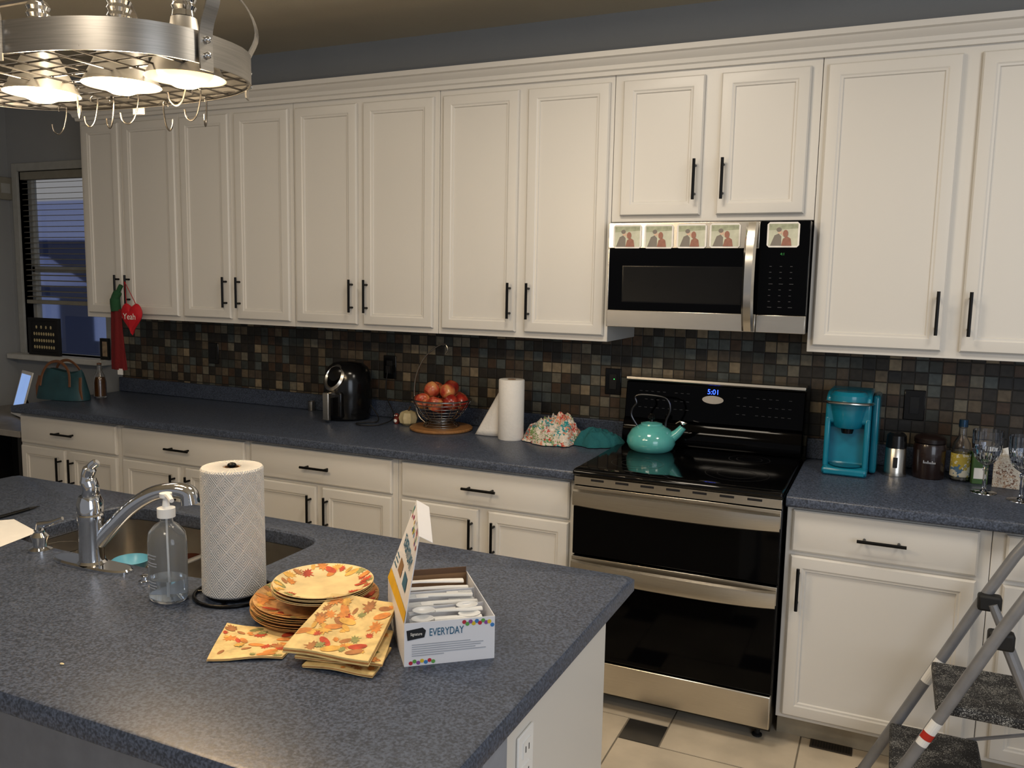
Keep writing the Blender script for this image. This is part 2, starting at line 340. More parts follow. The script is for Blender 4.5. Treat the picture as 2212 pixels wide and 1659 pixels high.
def outer(th,i,z):
    c,s=cos(th),sin(th); k=min(((ix1-i-scx)/c if c>1e-9 else (ix0+i-scx)/c if c<-1e-9 else 1e9),((iy1-i-scy)/s if s>1e-9 else (iy0+i-scy)/s if s<-1e-9 else 1e9)); return (scx+c*k,scy+s*k,z)
def inner(th,g,z):
    a,b=(sx1-sx0)/2+g,(sy1-sy0)/2+g; c,s=cos(th),sin(th); r=(abs(c/a)**7+abs(s/b)**7)**(-1/7); return (scx+c*r,scy+s*r,z)
T=(-1.65,-2.18,.874); m=MB(T)
L=[[inner(a,.002,.874) for a in angs],[inner(a,0,.878) for a in angs],[inner(a,0,.909) for a in angs],[inner(a,.004,.914) for a in angs],[outer(a,.010,.914) for a in angs],[outer(a,.004,.912) for a in angs],[outer(a,0,.905) for a in angs],[outer(a,0,.878) for a in angs],[outer(a,.004,.874) for a in angs],[inner(a,.002,.874) for a in angs]]
m.loops(L,cap=(False,False)); bmesh.ops.remove_doubles(m.b,verts=m.b.verts,dist=.0002)
tag(m.build('island_worktop',LAM),'large blue speckled laminate island worktop in the foreground','worktop',loc=T)
T=(scx,scy,.69); t=thing('kitchen_sink','stainless steel double sink set into the island','sink',T); m=MB(T)
SK=M('sink_steel','#a8a49d',.34,1)
m.loops([[inner(a,.012,.873) for a in angs],[inner(a,.001,.873) for a in angs],[inner(a,-.004,.72) for a in angs],[inner(a,-.03,.70) for a in angs]],cap=(False,True)); m.build('basin',SK,t)
MB(T).box(-1.71,-1.69,sy0+.012,sy1-.012,.70,.855).build('divider',SK,t,bev=.008)
for x in(-1.91,-1.53): MB(T).lathe([(0,.7045),(.03,.7045),(.042,.7075),(.044,.701)],(x,scy,0)).build('drain',CHROME,t)
# ---------------------------------------------------------------- range
RX=-.6745; T=(RX,-.33,0); rng=thing('range','black and stainless double oven range with smooth cooktop','stove',T); W=.3775
MB(T).box(RX-W,RX+W,-.635,K-.02,.05,.90).build('body',PLAST,rng,bev=.003)
MB(T).prism([(K-.10,.902),(-.655,.902),(-.674,.906),(-.680,.916),(-.674,.927),(-.655,.931),(-.60,.929),(K-.10,.929)],RX-W,RX+W,'x').build('cooktop',CTOP,rng,bev=.006,seg=3)
BR=M('burner_ring','#2a2a2c',.15)
for (dx,y,r) in((-.19,-.46,.10),(.19,-.46,.115),(-.19,-.17,.075),(.19,-.17,.08)):
    m=MB(T)
    for rr in(r,r*.62): m.lathe([(rr-.0015,.9294),(rr+.0015,.9294)],(RX+dx,y,0),40)
    m.build('burner',BR,rng)
m=MB(T).box(RX-W+.002,RX+W-.002,-.660,-.635,.868,.900,0)
for k in range(7): x=RX-.31+k*.095; m.box(x,x+.05,-.6615,-.660,.886,.894,1)
m.build('vent_trim',[STEEL,BLKI],rng,bev=.0015)
def oven(z0,z1,lab,bulge):
    o=MB(T).box(RX-W+.002,RX+W-.002,-.664,-.637,z0,z1).build('oven_door',GLOSS,rng,bev=.004); o['label']=lab
    MB(T).box(RX-W+.002,RX+W-.002,-.669,-.664,z1-.066,z1-.001).build('door_trim',STEEL,o,bev=.001)
    L=[]
    for k in range(17):
        u=k/16*2-1; x=RX+u*(W-.004); yy=-.671-bulge*(1-u**4); zt=z1-.014; zb=z1-.084+.006*u*u
        L.append([(x,yy,zb),(x,yy-.010,zb+.006),(x,yy-.013,(zt+zb)/2),(x,yy-.010,zt-.006),(x,yy,zt),(x,yy+.004,(zt+zb)/2)])
    MB(T).loops(L).build('handle',STEEL,o)
oven(.60,.866,'upper oven door',.010); oven(.200,.594,'lower oven door',.020)
MB(T).box(RX-W+.002,RX+W-.002,-.664,-.637,.07,.192).build('bottom_drawer',STEEL,rng,bev=.004)
m=MB(T)
for x in(RX-W+.05,RX+W-.05):
    for y in(-.58,-.08): m.lathe([(0,0),(.018,0),(.018,.006),(.01,.01),(.01,.05)],(x,y,0),12)
m.build('feet',MATTE,rng)
g=MB(T).prism([(K-.022,.930),(K-.135,.930),(K-.140,.96),(K-.118,1.03),(K-.108,1.04),(K-.085,1.195),(K-.022,1.195)],RX-W+.001,RX+W-.001,'x').build('backguard',GLOSS,rng,bev=.004)
MB(T).prism([(K-.022,1.197),(K-.088,1.197),(K-.096,1.203),(K-.094,1.218),(K-.022,1.222)],RX-W,RX+W,'x').build('top_trim',STEEL,g,bev=.003)
gy=lambda z: K-.108+.023*(z-1.04)/.155
bx=PY(1540,848,K-.1); MX=Matrix.Translation((bx.x-RX,gy(1.17)-.0012+.33,1.17))@Matrix.Rotation(radians(82),4,'X')
text('5:01',.030,LEDB,g,MX,'clock_display')
m=MB(T); n=24; m.f([m.v((bx.x+.045*cos(k*2*pi/n),gy(1.138+.017*sin(k*2*pi/n))-.001,1.138+.017*sin(k*2*pi/n))) for k in range(n)]); m.build('badge',M('badge_cream','#d9cfc0',.4),g)
m=MB(T)
for i in range(9):
    for j in range(3):
        for sgn in(-1,1):
            if random.random()<.8: x=bx.x+sgn*(.10+i*.026)-(.012 if sgn<0 else 0); z=1.085+j*.035; m.box(x,x+.012,gy(z)-.0008,gy(z)+.002,z,z+.002)
m.build('key_markings',M('key_grey','#48484c',.6),g)
# ---------------------------------------------------------------- microwave
MX0,MX1,MZ0,MZ1=-1.03,-.284,1.452,1.855; MC=(MX0+MX1)/2; T=(MC,-.2,MZ0); mw=thing('microwave','stainless over-the-range microwave with photo magnets along its top','microwave',T); PXs=-.458
MB(T).box(MX0,MX1,-.372,K-.012,MZ0,MZ1).build('body',PLAST,mw,bev=.003)
d=MB(T).box(MX0,PXs,-.40,-.373,1.757,MZ1,0).box(MX0,PXs,-.40,-.373,MZ0,1.518,0).box(MX0,MX0+.006,-.40,-.373,1.518,1.757,0).build('door',STEEL,mw,bev=.002)
MB(T).box(MX0+.007,PXs-.002,-.399,-.374,1.519,1.756).build('glass_panel',GLOSS,d)
MB(T).rings(MX0+.06,PXs-.055,1.55,1.69,[(0,-.3992),(.003,-.3996),(.005,-.3994)]).build('window',M('mesh_window','#0f0f10',.25,spec=.2),d)
m=MB(T); L=[]
for k in range(17):
    u=k/16; z=MZ0+.004+u*(MZ1-MZ0-.010); y=-.418-.048*(1-abs(2*u-1)**2.5); L.append([(-.502,y,z),(-.494,y-.011,z),(-.468,y-.011,z),(-.460,y,z),(-.468,y+.007,z),(-.494,y+.007,z)])
m.loops(L); m.box(-.488,-.472,-.42,-.399,MZ0+.015,MZ0+.03).box(-.488,-.472,-.42,-.399,MZ1-.03,MZ1-.015); m.build('handle',M('handle_steel','#dcd8d0',.2,1,var=.04),d)
cp=MB(T).box(PXs+.002,MX1,-.40,-.373,1.519,MZ1).build('control_panel',GLOSS,mw,bev=.002)
MB(T).box(PXs+.002,MX1,-.40,-.373,MZ0,1.517).build('lower_trim',STEEL,mw,bev=.002)
text('4:1',.013,LEDG,cp,FM(-.375-MC,-.4005+.2,1.737-MZ0),'clock_display')
m=MB(T)
for i in range(3):
    for j in range(8): x=-.418+i*.036; z=1.545+j*.021; m.box(x,x+(.008 if j%4 else .014),-.4008,-.400,z,z+.002)
m.build('key_markings',M('key_grey2','#3c3c40',.6),cp)
PB=M('photo_meadow','#c8c9b4',.5,var=.16,sc=22); PM=M('photo_man','#7d766e',.5); PR=M('photo_hair','#9a6a5a',.5,var=.15,sc=60); PS=M('photo_skin','#d9b8a0',.5); PT=M('photo_tree','#a3a88e',.5,var=.25,sc=50)
mags=[(1355,511),(1423,511),(1494,510),(1566,509),(1692,507)]
names=['leftmost of the row','second from the left','third from the left','fourth, beside the handle','on the control panel side, apart from the others']
for k,(px,py) in enumerate(mags):
    q=PY(px,py,-.4035)
    if k==0:
        g=thing('photo_magnet','','magnet',q,group='photo magnets on the microwave'); MG=g
        r=[( .056*sx-.008*sx*(1-abs(c_)), .045*sz-.008*sz*(1-abs(s2))) for sx,sz,c_,s2 in((1,1,1,0),(1,1,0,1),(-1,1,0,1),(-1,1,1,0),(-1,-1,1,0),(-1,-1,0,1),(1,-1,0,1),(1,-1,1,0))]
        MB().prism(r,0,.0025,'y').build('card',WI,g)
        m=MB(); m.f([m.v(p) for p in((-.050,-.0004,-.039),(.050,-.0004,-.039),(.050,-.0004,.039),(-.050,-.0004,.039))],0)
        m.f([m.v(p) for p in((-.050,-.0006,.016),(.050,-.0006,.022),(.050,-.0006,.039),(-.050,-.0006,.039))],4)
        m.f([m.v(p) for p in((-.044,-.0009,-.039),(-.006,-.0009,-.039),(-.006,-.0009,-.006),(-.016,-.0009,.004),(-.030,-.0009,-.002))],1); m.disc(-.012,.012,-.0012,.007,.010,3); m.disc(-.015,.018,-.0015,.009,.008,1)
        m.f([m.v(p) for p in((-.006,-.0018,-.039),(.030,-.0018,-.039),(.026,-.0018,-.014),(.014,-.0018,-.006),(.0,-.0018,-.014))],2); m.disc(.001,.004,-.002,.006,.008,3); m.disc(.008,.004,-.0023,.009,.013,2)
        m.build('picture',[PB,PM,PR,PS,PT],g)
    else: g=dup(MG,q)
    g['label']='white-bordered couple photo magnet, '+names[k]
# ---------------------------------------------------------------- kettle
q=PF(1405,980,.080,.9297); t=thing('kettle','turquoise enamel tea kettle standing on the cooktop','kettle',q,radians(8))
MB().lathe([(0,0),(.078,0),(.092,.010),(.101,.032),(.098,.058),(.080,.088),(.055,.104),(.045,.108)],n=40).build('body',TURQ2,t)
o=MB().lathe([(.046,.108),(.044,.114),(.02,.120),(0,.121)]).build('lid',TURQ2,t); MB().lathe([(.008,.119),(.007,.13),(.017,.135),(.018,.145),(.01,.152),(0,.153)],n=16).build('knob',PLAST,o)
o=MB().tube([(.080,0,.055),(.108,0,.078),(.130,0,.105)],[.024,.019,.015],12).build('spout',TURQ2,t); MB().tube([(.123,0,.11),(.14,0,.120),(.115,0,.128),(.10,0,.118)],[.014,.013,.005,.004],8).build('spout_cap',CHROME,o)
MB().tube(smooth([(-.06,0,.10),(-.085,0,.14),(-.082,0,.17),(-.066,0,.195),(-.072,0,.22),(-.045,0,.232),(.035,0,.228),(.066,0,.21),(.074,0,.17),(.06,0,.13),(.058,0,.10)],3),.0048,8).build('handle',M('kettle_handle','#4a4a4c',.3,1),t)
# ---------------------------------------------------------------- outlets on backsplash
for (px,py,lab) in((462,763,'black outlet on the tile backsplash, nearest the window'),(843,793,'black outlet on the backsplash behind the air fryer'),(1325,824,'black outlet with a small green light beside the range'),(1975,875,'black outlet behind the coffee grinder')):
    q=PY(px,py,K-.0095); t=thing('wall_outlet',lab,'outlet',q,group='black outlets on the backsplash')
    MB().box(-.038,.038,-.006,0,-.060,.060).build('plate',PLAST,t,bev=.003); MB().box(-.017,.017,-.009,-.006,-.034,.034).build('socket',MATTE,t,bev=.001)
    if px==1325: MB().box(.004,.008,-.010,-.009,.010,.014).build('indicator_light',M('led_lime','#40d060',.4,emit=2),t)
# ---------------------------------------------------------------- air fryer
q=PF(752,905,.122); af=thing('air_fryer','glossy black air fryer with silver handle and round dial face','air fryer',q,-.06)
MB().lathe([(0,.004),(.100,.004),(.112,.012),(.119,.05),(.122,.12),(.120,.19),(.112,.235),(.098,.264),(.072,.284),(.03,.292),(0,.292)],n=48).build('body',PLAST,af)
MB().lathe([(0,0),(.09,0),(.092,.004),(0,.004)]).build('base_ring',MATTE,af)
a=MB(); a.m=Matrix.Translation((0,-.104,.218))@Matrix.Rotation(radians(62),4,'X'); a.lathe([(0,.004),(.036,.006),(.040,.004)],n=36,mi=1,sy=1.3); a.lathe([(.040,.004),(.047,.013),(.057,.003),(.059,-.04)],n=36,mi=0,sy=1.25); a.lathe([(0,.0075),(.007,.0075)],mi=2); a.build('dial_face',[STEEL,GLOSS,LEDB],af)
MB().box(-.058,.058,-.128,-.085,.02,.150).build('basket_drawer',PLAST,af,bev=.012,seg=3)
MB().box(-.019,.019,-.168,-.120,.118,.15).box(-.019,.019,-.176,-.154,.012,.15).build('handle',STEEL,af,bev=.006,seg=3)
o843=PY(843,793,K-.018); pts=[q+Vector((.11,.03,.08)),q+Vector((.16,.03,.02)),q+Vector((.2,-.04,.006)),q+Vector((.17,-.08,.006)),q+Vector((.14,-.13,.006)),q+Vector((.19,-.16,.006)),q+Vector((.26,-.10,.006)),q+Vector((.26,.02,.03)),Vector((o843.x,K-.06,1.04)),Vector((o843.x,K-.035,o843.z-.01))]
m=MB(WM(af)); m.tube(smooth([(p.x,min(p.y,K-.040),max(p.z,.918)) for p in pts]),.003,6); m.box(o843.x-.014,o843.x+.014,K-.040,K-.02,o843.z-.028,o843.z+.008); m.build('power_cord',MATTE,af)
q=PF(673,888,.018); tag(MB().lathe([(0,0),(.017,0),(.018,.002),(.018,.050),(.016,.052),(.016,.012),(0,.012)]).build('steel_cup',STEELH),'small steel cup left of the air fryer','cup',loc=q)
# ---------------------------------------------------------------- fruit basket
B=PF(953,940,.150); o=MB().lathe([(0,0),(.143,0),(.150,.006),(.150,.012),(.145,.016),(0,.016)],n=48).build('serving_board',WOOD); tag(o,'round wooden board under the fruit basket','board',loc=B)
B=B+Vector((0,0,.0165)); fb=thing('fruit_basket','round wire fruit basket with a tall banana hook','fruit basket',B)
def bowlr(z): return .045+.097*((z-.03)/.10)**.5 if z>.03 else .045
m=MB()
for k in range(8):
    z=.03+.1*(k/7)**1.3; r=bowlr(z); m.tube([(r*cos(a*pi/18),r*sin(a*pi/18),z) for a in range(36)],.0020 if k<7 else .0038,6,True)
for k in range(18): a=k*pi/9; m.tube([(bowlr(z)*cos(a),bowlr(z)*sin(a),z) for z in(.03,.035,.05,.08,.13)],.0014,5)
m.build('basket',WIRE,fb); m=MB()
for r,z in((.085,.003),(.08,.012),(.07,.022),(.055,.03)): m.tube([(r*cos(a*pi/16),r*sin(a*pi/16),z) for a in range(32)],.0025,6,True)
for k in range(6): a=k*pi/3; m.tube([(.085*cos(a),.085*sin(a),.003),(.05*cos(a),.05*sin(a),.03)],.002,5)
m.build('base_rings',WIRE,fb)
MB().tube(smooth([(-.085,.01,.003),(-.13,.01,.04),(-.154,.01,.13),(-.145,.01,.23),(-.10,.01,.32),(-.035,.01,.375),(.010,.01,.390),(.026,.01,.365),(.012,.01,.345)]),.0038,8).build('banana_hook',WIRE,fb)
def applemat(name,stops):
    m=M(name,'#a03020',.3,coat=.25); n=m.node_tree.nodes; cr=[x for x in n if x.type=='VALTORGB'][0]; ramp(cr.color_ramp,stops,False)
    nz=[x for x in n if x.type=='TEX_NOISE'][0]; nz.inputs['Scale'].default_value=22; return m
AP=applemat('apple_red',[(.3,'#6e1a16'),(.52,'#95261d'),(.7,'#b9603a')]); AP2=applemat('apple_orange',[(.35,'#9a2c20'),(.5,'#b8583a'),(.68,'#cf9a5c')]); STM=M('stem','#4a3520',.8)
aps=[]
for mat_ in(AP,AP2):
    a=thing('apple','','apple',(0,0,-5),group='apples in the wire basket')
    MB().lathe([(0,-.028),(.010,-.033),(.022,-.031),(.034,-.014),(.0375,.006),(.032,.024),(.018,.032),(.007,.029),(0,.022)],n=24).build('flesh',mat_,a); MB().tube([(0,0,.022),(.003,0,.034),(.006,0,.042)],.0015,6).build('stem',STM,a); aps.append(a)
pos=[(0,0,.098)]+[(.097*cos(k*pi/4+.2),.097*sin(k*pi/4+.2),.118+.006*(k%2)) for k in range(8)]+[(.054*cos(k*pi/2-.5),.054*sin(k*pi/2-.5),.170+.008*(k%2)) for k in range(4)]
al=['hidden at the very bottom centre','at the right rim','behind, on the right','at the back','behind, on the left','at the left rim','in front, on the left','in front, near the middle','in front, on the right','on top, right','on top, at the back','on top, left','on top, nearest the front']
for k,p in enumerate(pos):
    src=aps[0 if k in(3,8,1,5,0,10) else 1]; rot=(random.uniform(-1,1),random.uniform(-1,1),k)
    dup(src,B+Vector(p),rot,('dark red' if src is aps[0] else 'orange-red')+' apple in the wire basket, '+al[k])
for a in aps:
    for ch in list(a.children): bpy.data.objects.remove(ch)
    bpy.data.objects.remove(a)
q=Vector((B.x-.175,B.y+.03,.914)); t=thing('ceramic_pumpkin','cream ribbed pumpkin ornament left of the fruit basket','ornament',q+Vector((-.025,.0,0)))
MB().lathe([(0,0),(.024,0),(.042,.012),(.049,.038),(.040,.062),(.016,.071),(0,.066)],n=48,rib=.12,ribn=8).build('body',M('pumpkin_cream','#c9b98f',.5,var=.2),t); MB().tube([(0,0,.064),(.004,0,.080),(.012,0,.092)],[.006,.004,.005],8).build('stem',STM,t)
q=PF(857,916,.014); t=thing('bird_figurine','tiny red and white bird figurine left of the fruit basket','figurine',q)
MB().lathe([(0,0),(.011,0),(.016,.012),(.015,.026),(.010,.032)],n=16).ell((0,0,.040),(.013,.012,.012)).build('body',M('fig_red','#6b2418',.5),t); MB().ell((0,-.012,.016),(.009,.006,.010)).ell((-.005,-.010,.042),(.0035,.003,.0035)).ell((.005,-.010,.042),(.0035,.003,.0035)).build('white_patches',WI,t)
# ---------------------------------------------------------------- paper towels
q=PF(1103,953,.058); t=thing('paper_towel_roll','plain white paper towel roll standing on the back counter with a loose sheet','paper towel',q)
MB().lathe([(.019,0),(.056,0),(.058,.003),(.058,.268),(.056,.271),(.021,.271),(.019,.268),(.019,0)],n=48).build('roll',PAPER,t); MB().lathe([(.0185,.001),(.0185,.272),(.0165,.272),(.0165,.001)],n=24).build('core',CARD,t)
MB().sheet(lambda u,v:(-.050-.135*u*(1-v*.95),.03-.03*u*(1-v)-.012*sin(u*4),.002+.255*v*(1-.05*u)),10,10).build('loose_sheet',PAPER,t,solid=.001)
q=PZ(507,1283); t=thing('paper_towel_holder','black wire paper towel stand on the island','towel holder',q)
m=MB(); m.tube([(.086*cos(a*pi/20),.086*sin(a*pi/20),.004) for a in range(40)],.004,8,True); m.tube([(.06*cos(a*pi/20),.06*sin(a*pi/20),.0085) for a in range(40)],.003,8,True)
for k in range(4): a=k*pi/2+.4; m.tube([(0,0,.0085),(.086*cos(a),.086*sin(a),.004)],.003,6)
m.build('base_ring',BLACK,t); MB().tube([(0,0,.008),(0,0,.292)],.004,8).ell((0,0,.295),(.010,.010,.006)).build('post',BLACK,t)
o=MB().lathe([(.018,0),(.066,0),(.069,.004),(.067,.276),(.064,.280),(.020,.280),(.018,.277),(.018,0)],n=56)
T0=thing('paper_towel_roll','quilted white paper towel roll on the island stand','paper towel',q+Vector((0,0,.0125)))
def quilt():
    m=M('quilted_paper','#eae7e2',.9,var=.01); t=m.node_tree; n=t.nodes; l=t.links
    tc=n.new('ShaderNodeTexCoord'); sp=n.new('ShaderNodeSeparateXYZ'); l.new(tc.outputs['Object'],sp.inputs[0])
    at=n.new('ShaderNodeMath'); at.operation='ARCTAN2'; l.new(sp.outputs[1],at.inputs[0]); l.new(sp.outputs[0],at.inputs[1])
    def tri(sgn):
        a=n.new('ShaderNodeMath'); a.operation='MULTIPLY'; a.inputs[1].default_value=sgn*1.91; l.new(at.outputs[0],a.inputs[0])
        b=n.new('ShaderNodeMath'); b.operation='MULTIPLY_ADD'; b.inputs[1].default_value=24; l.new(sp.outputs[2],b.inputs[0]); l.new(a.outputs[0],b.inputs[2])
        c=n.new('ShaderNodeMath'); c.operation='PINGPONG'; c.inputs[1].default_value=.5; l.new(b.outputs[0],c.inputs[0]); return c
    mx=n.new('ShaderNodeMath'); mx.operation='MAXIMUM'; l.new(tri(1).outputs[0],mx.inputs[0]); l.new(tri(-1).outputs[0],mx.inputs[1])
    s=n.new('ShaderNodeMath'); s.operation='MULTIPLY'; s.inputs[1].default_value=42; l.new(mx.outputs[0],s.inputs[0]); s2=n.new('ShaderNodeMath'); s2.operation='SINE'; l.new(s.outputs[0],s2.inputs[0])
    bp=n.new('ShaderNodeBump'); bp.inputs['Strength'].default_value=.8; bp.inputs['Distance'].default_value=.003; l.new(s2.outputs[0],bp.inputs['Height']); l.new(bp.outputs[0],n['Principled BSDF'].inputs['Normal']); return m
o.build('roll',quilt(),T0); MB().lathe([(.0175,.001),(.0175,.279),(.0155,.279),(.0155,.001)],n=24).build('core',CARD,T0)
# ---------------------------------------------------------------- cloths
def heap(rx,ry,h,seed,sc=14,am=.5):
    def fn(u,v):
        a=v*2*pi; e=1+.28*noise.noise(Vector((cos(a)*1.8,sin(a)*1.8,seed)))+.07*noise.noise(Vector((cos(a)*6,sin(a)*6,seed))); r=u*e; x=rx*r*cos(a); y=ry*r*sin(a)
        nz=noise.noise(Vector((x*sc,y*sc,seed+3))); rd=1-abs(noise.noise(Vector((x*sc*1.7,y*sc*1.7,seed+9))))*2.6; r2=1-abs(noise.noise(Vector((x*sc*3.4,y*sc*3.4,seed+17))))*2.4
        z=h*max(0,1-u**5)*(.50+.7*am*nz+.55*am*rd+.25*am*r2)+.004
        return (x+.012*nz*(1-u),y+.012*rd*(1-u),max(.002,z))
    return fn
FLOR=pattern('floral_cloth',[(0,'#cfc3b6'),(.3,'#b8473f'),(.45,'#dcd4c8'),(.62,'#2f8f92'),(.74,'#d98a6a'),(.85,'#6f8f58'),(.93,'#e5ded4')],38,.9,.12)
q=PF(1193,962,.09); q.y=min(q.y,-.095); tag(MB().sheet(heap(.145,.120,.098,1.3,12,.8),40,90).build('dish_towel',FLOR,ang=60),'crumpled floral print dish towel beside the paper towels','towel',loc=q)
q=PF(1285,960,.07); q.y=min(q.y,-.095); q.x+=.035; tag(MB().sheet(heap(.115,.110,.060,5.1,10,.7),36,72).build('oven_mitt',TEALF,ang=60),'teal quilted oven mitt lying beside the floral towel','oven mitt',loc=q)
# ---------------------------------------------------------------- right counter
q=PF(1822,1030,.13); q.y=min(q.y,-.097); cm=thing('coffee_maker','turquoise single-serve coffee maker with silver lid handle','coffee maker',q+Vector((.008,0,0)),radians(-2))
MB().prism([(.13,0),(-.125,0),(-.13,.008),(-.13,.030),(-.060,.036),(-.055,.185),(-.095,.20),(-.095,.295),(-.06,.315),(.11,.318),(.13,.30)],-.080,.080,'x').build('body',TURQ,cm,bev=.010,seg=3)
for s in(-1,1): MB().prism([(-.04,.028),(-.100,.028),(-.098,.12),(-.096,.22),(-.04,.22)],s*.080,s*.060,'x').build('side_cheek',TURQ,cm,bev=.006,seg=2)
MB().lathe([(.0,.180),(.046,.180),(.052,.188),(.060,.215),(.072,.28),(.070,.305),(.055,.318),(0,.321)],(0,-.066,0),n=36).build('brew_head',TURQ,cm)
MB().tube(smooth([(-.078,-.02,.272),(-.078,-.08,.276),(-.060,-.125,.278),(0,-.148,.28),(.060,-.125,.278),(.078,-.08,.276),(.078,-.02,.272)]),.009,10,flat=.7).build('lid_handle',STEEL,cm)
MB().lathe([(0,.033),(.055,.033),(.06,.037),(.055,.040),(0,.040)],(0,-.066,0),n=36).build('drip_tray',M('drip_teal','#0d5a70',.35),cm)
MB().lathe([(.0,.160),(.020,.160),(.024,.180)],(0,-.082,0),n=24).build('nozzle',PLAST,cm)
MB().box(.0805,.106,-.04,.12,.005,.305).build('water_tank',M('tank_teal','#137389',.15,trans=.1),cm,bev=.010,seg=3)
q=PF(1931,1031,.042); t=thing('coffee_grinder','small steel and black coffee grinder beside the coffee maker','grinder',q)
MB().lathe([(0,0),(.040,0),(.042,.006),(.038,.02),(.037,.105),(.035,.108),(0,.108)],n=32).build('body',STEEL,t); MB().lathe([(0,.166),(.025,.165),(.034,.155),(.037,.109),(0,.109)],n=32).build('lid',PLAST,t); MB().box(-.008,.008,-.041,-.036,.035,.075).build('button',MATTE,t,bev=.002)
q=PF(2003,1037,.056); t=thing('coffee_canister','dark brown lidded coffee canister with pale lettering','canister',q)
DB=M('brown_glaze','#211512',.25,coat=.4); MB().lathe([(0,0),(.052,0),(.056,.006),(.057,.12),(.053,.132),(0,.132)],n=40).build('body',DB,t); MB().lathe([(0,.168),(.03,.166),(.05,.158),(.056,.150),(.056,.136),(.051,.133),(0,.133)],n=40).build('lid',M('brown_lid','#170d0b',.3),t)
m=MB()
for k in range(9): a=-pi/2-.35+k*.085; m.box(.0575*cos(a)-.0015,.0575*cos(a)+.0015,.0575*sin(a)-.0012,.0575*sin(a),.062,.068+.005*(k%3==0))
m.build('lettering',GREYI,t)
q=PF(2071,1042,.033); t=thing('liquor_bottle','clear glass liquor bottle with yellow label and blue cap','bottle',q)
MB().lathe([(0,.0),(.030,0),(.033,.004),(.033,.12),(.028,.145),(.014,.170),(.013,.20),(.015,.202),(.015,.208),(.012,.208),(.011,.170),(.025,.143),(.030,.12),(.030,.008),(0,.008)],n=32).build('glass',GLASS,t)
MB().lathe([(0,.232),(.015,.231),(.016,.205),(.0155,.205)],n=20).build('cap',M('cap_blue','#24405a',.3,.5),t); MB().lathe([(.0336,.02),(.0340,.021),(.0340,.105),(.0336,.106)],n=32).build('label',pattern('label_yellow',[(0,'#a8963a'),(.5,'#c8c4b0'),(.85,'#4a6a88')],30,.6,.1),t); MB().lathe([(0,.009),(.0292,.009),(.0292,.10),(0,.10)],n=24).build('liquid',M('liquor','#d8d4b8',.05,trans=.9,ior=1.33),t)
q=PF(2112,1046,.024); t=thing('green_box','small green and white carton beside the liquor bottle','box',q,.15); MB().box(-.026,.026,-.022,.022,0,.115).build('carton',M('box_green','#3f5f34',.6,var=.2),t,bev=.002); MB().box(-.022,.022,-.0232,-.0225,.02,.06).build('label',PW,t)
q=PF(2172,1056,.042); t=thing('tissue_box','cream floral box behind the crystal wine glasses','box',q,-.12); MB().box(-.044,.044,-.04,.04,0,.115).build('carton',pattern('box_floral',[(0,'#c8bfb0'),(.5,'#d8d2c6'),(.72,'#7a5a48'),(.85,'#b89a80')],45,.7,.15),t,bev=.003); MB().sheet(lambda u,v:(-.02+.04*u,.004*sin(u*9+v*4),.115+.03*v*(1-.4*abs(u-.5))),8,5).build('tissue',PW,t,solid=.001)
for k,(px,py,lab) in enumerate(((2124,1064,'clear cut-crystal wine glass in front of the green carton'),(2204,1082,'clear cut-crystal wine glass at the right edge of the photo'))):
    q=PZ(px,py)
    if k==0:
        g=1.25; wg=thing('wine_glass',lab,'wine glass',q,group='crystal wine glasses')
        CR=M('crystal','#f4f8ff',.02,trans=1,ior=1.55,var=0)
        MB().lathe([(r*g,z*g) for r,z in[(0,0),(.033,0),(.034,.002),(.01,.005),(.005,.012),(.0045,.06),(.008,.068),(.006,.075),(0,.077)]],n=28).build('foot_and_stem',CR,wg)
        m=MB(); n=36; L=[]
        for r,z in[(.004,.0772),(.02,.088),(.030,.10),(.034,.112),(.037,.125),(.039,.14),(.039,.178),(.0365,.178),(.037,.14),(.032,.112),(.018,.092),(.002,.082)]:
            cut=.10 if .085<z<.145 else 0
            L.append([(r*g*(1-cut*((k2+int(z*80))%2))*cos(k2*2*pi/n),r*g*(1-cut*((k2+int(z*80))%2))*sin(k2*2*pi/n),z*g) for k2 in range(n)])
        m.loops(L); m.build('bowl',CR,wg,ang=6)
    else: dup(wg,q,label=lab)
# ---------------------------------------------------------------- left end
q=PF(138,866,.07); t=thing('handbag','teal handbag with brown straps at the left end of the counter','handbag',q,.15)
m=MB(); L=[]
for k in range(9):
    u=k/8; z=.003+.16*u; hw=.165*(1-.12*u-.1*u**4); hd=.065*(1-.75*u**1.5); L.append([(hw*abs(cos(a))**.7*math.copysign(1,cos(a)),hd*abs(sin(a))**.7*math.copysign(1,sin(a)),z+.012*sin(3*a+k)*u) for a in[j*pi/14 for j in range(28)]])
m.loops(L); m.build('body',M('teal_leather','#264850',.5,var=.2,sc=12,bump=.4),t)
for y in(-.03,.03): MB().tube(smooth([(-.10,y*2,.08),(-.09,y*1.6,.15),(-.05,y*1.3,.205),(.02,y*1.2,.215),(.08,y*1.4,.165),(.10,y*2,.08)]),.008,8,flat=.5).build('strap',BROWN,t)
for x in(-.150,.150): MB().tube([(x,-.03,.01),(x*.98,-.034,.07),(x*.92,-.02,.13)],.010,8,flat=.5).build('trim',BROWN,t)
q=PF(217,860,.035); t=thing('glass_bottle','amber-filled glass bottle beside the handbag','bottle',q)
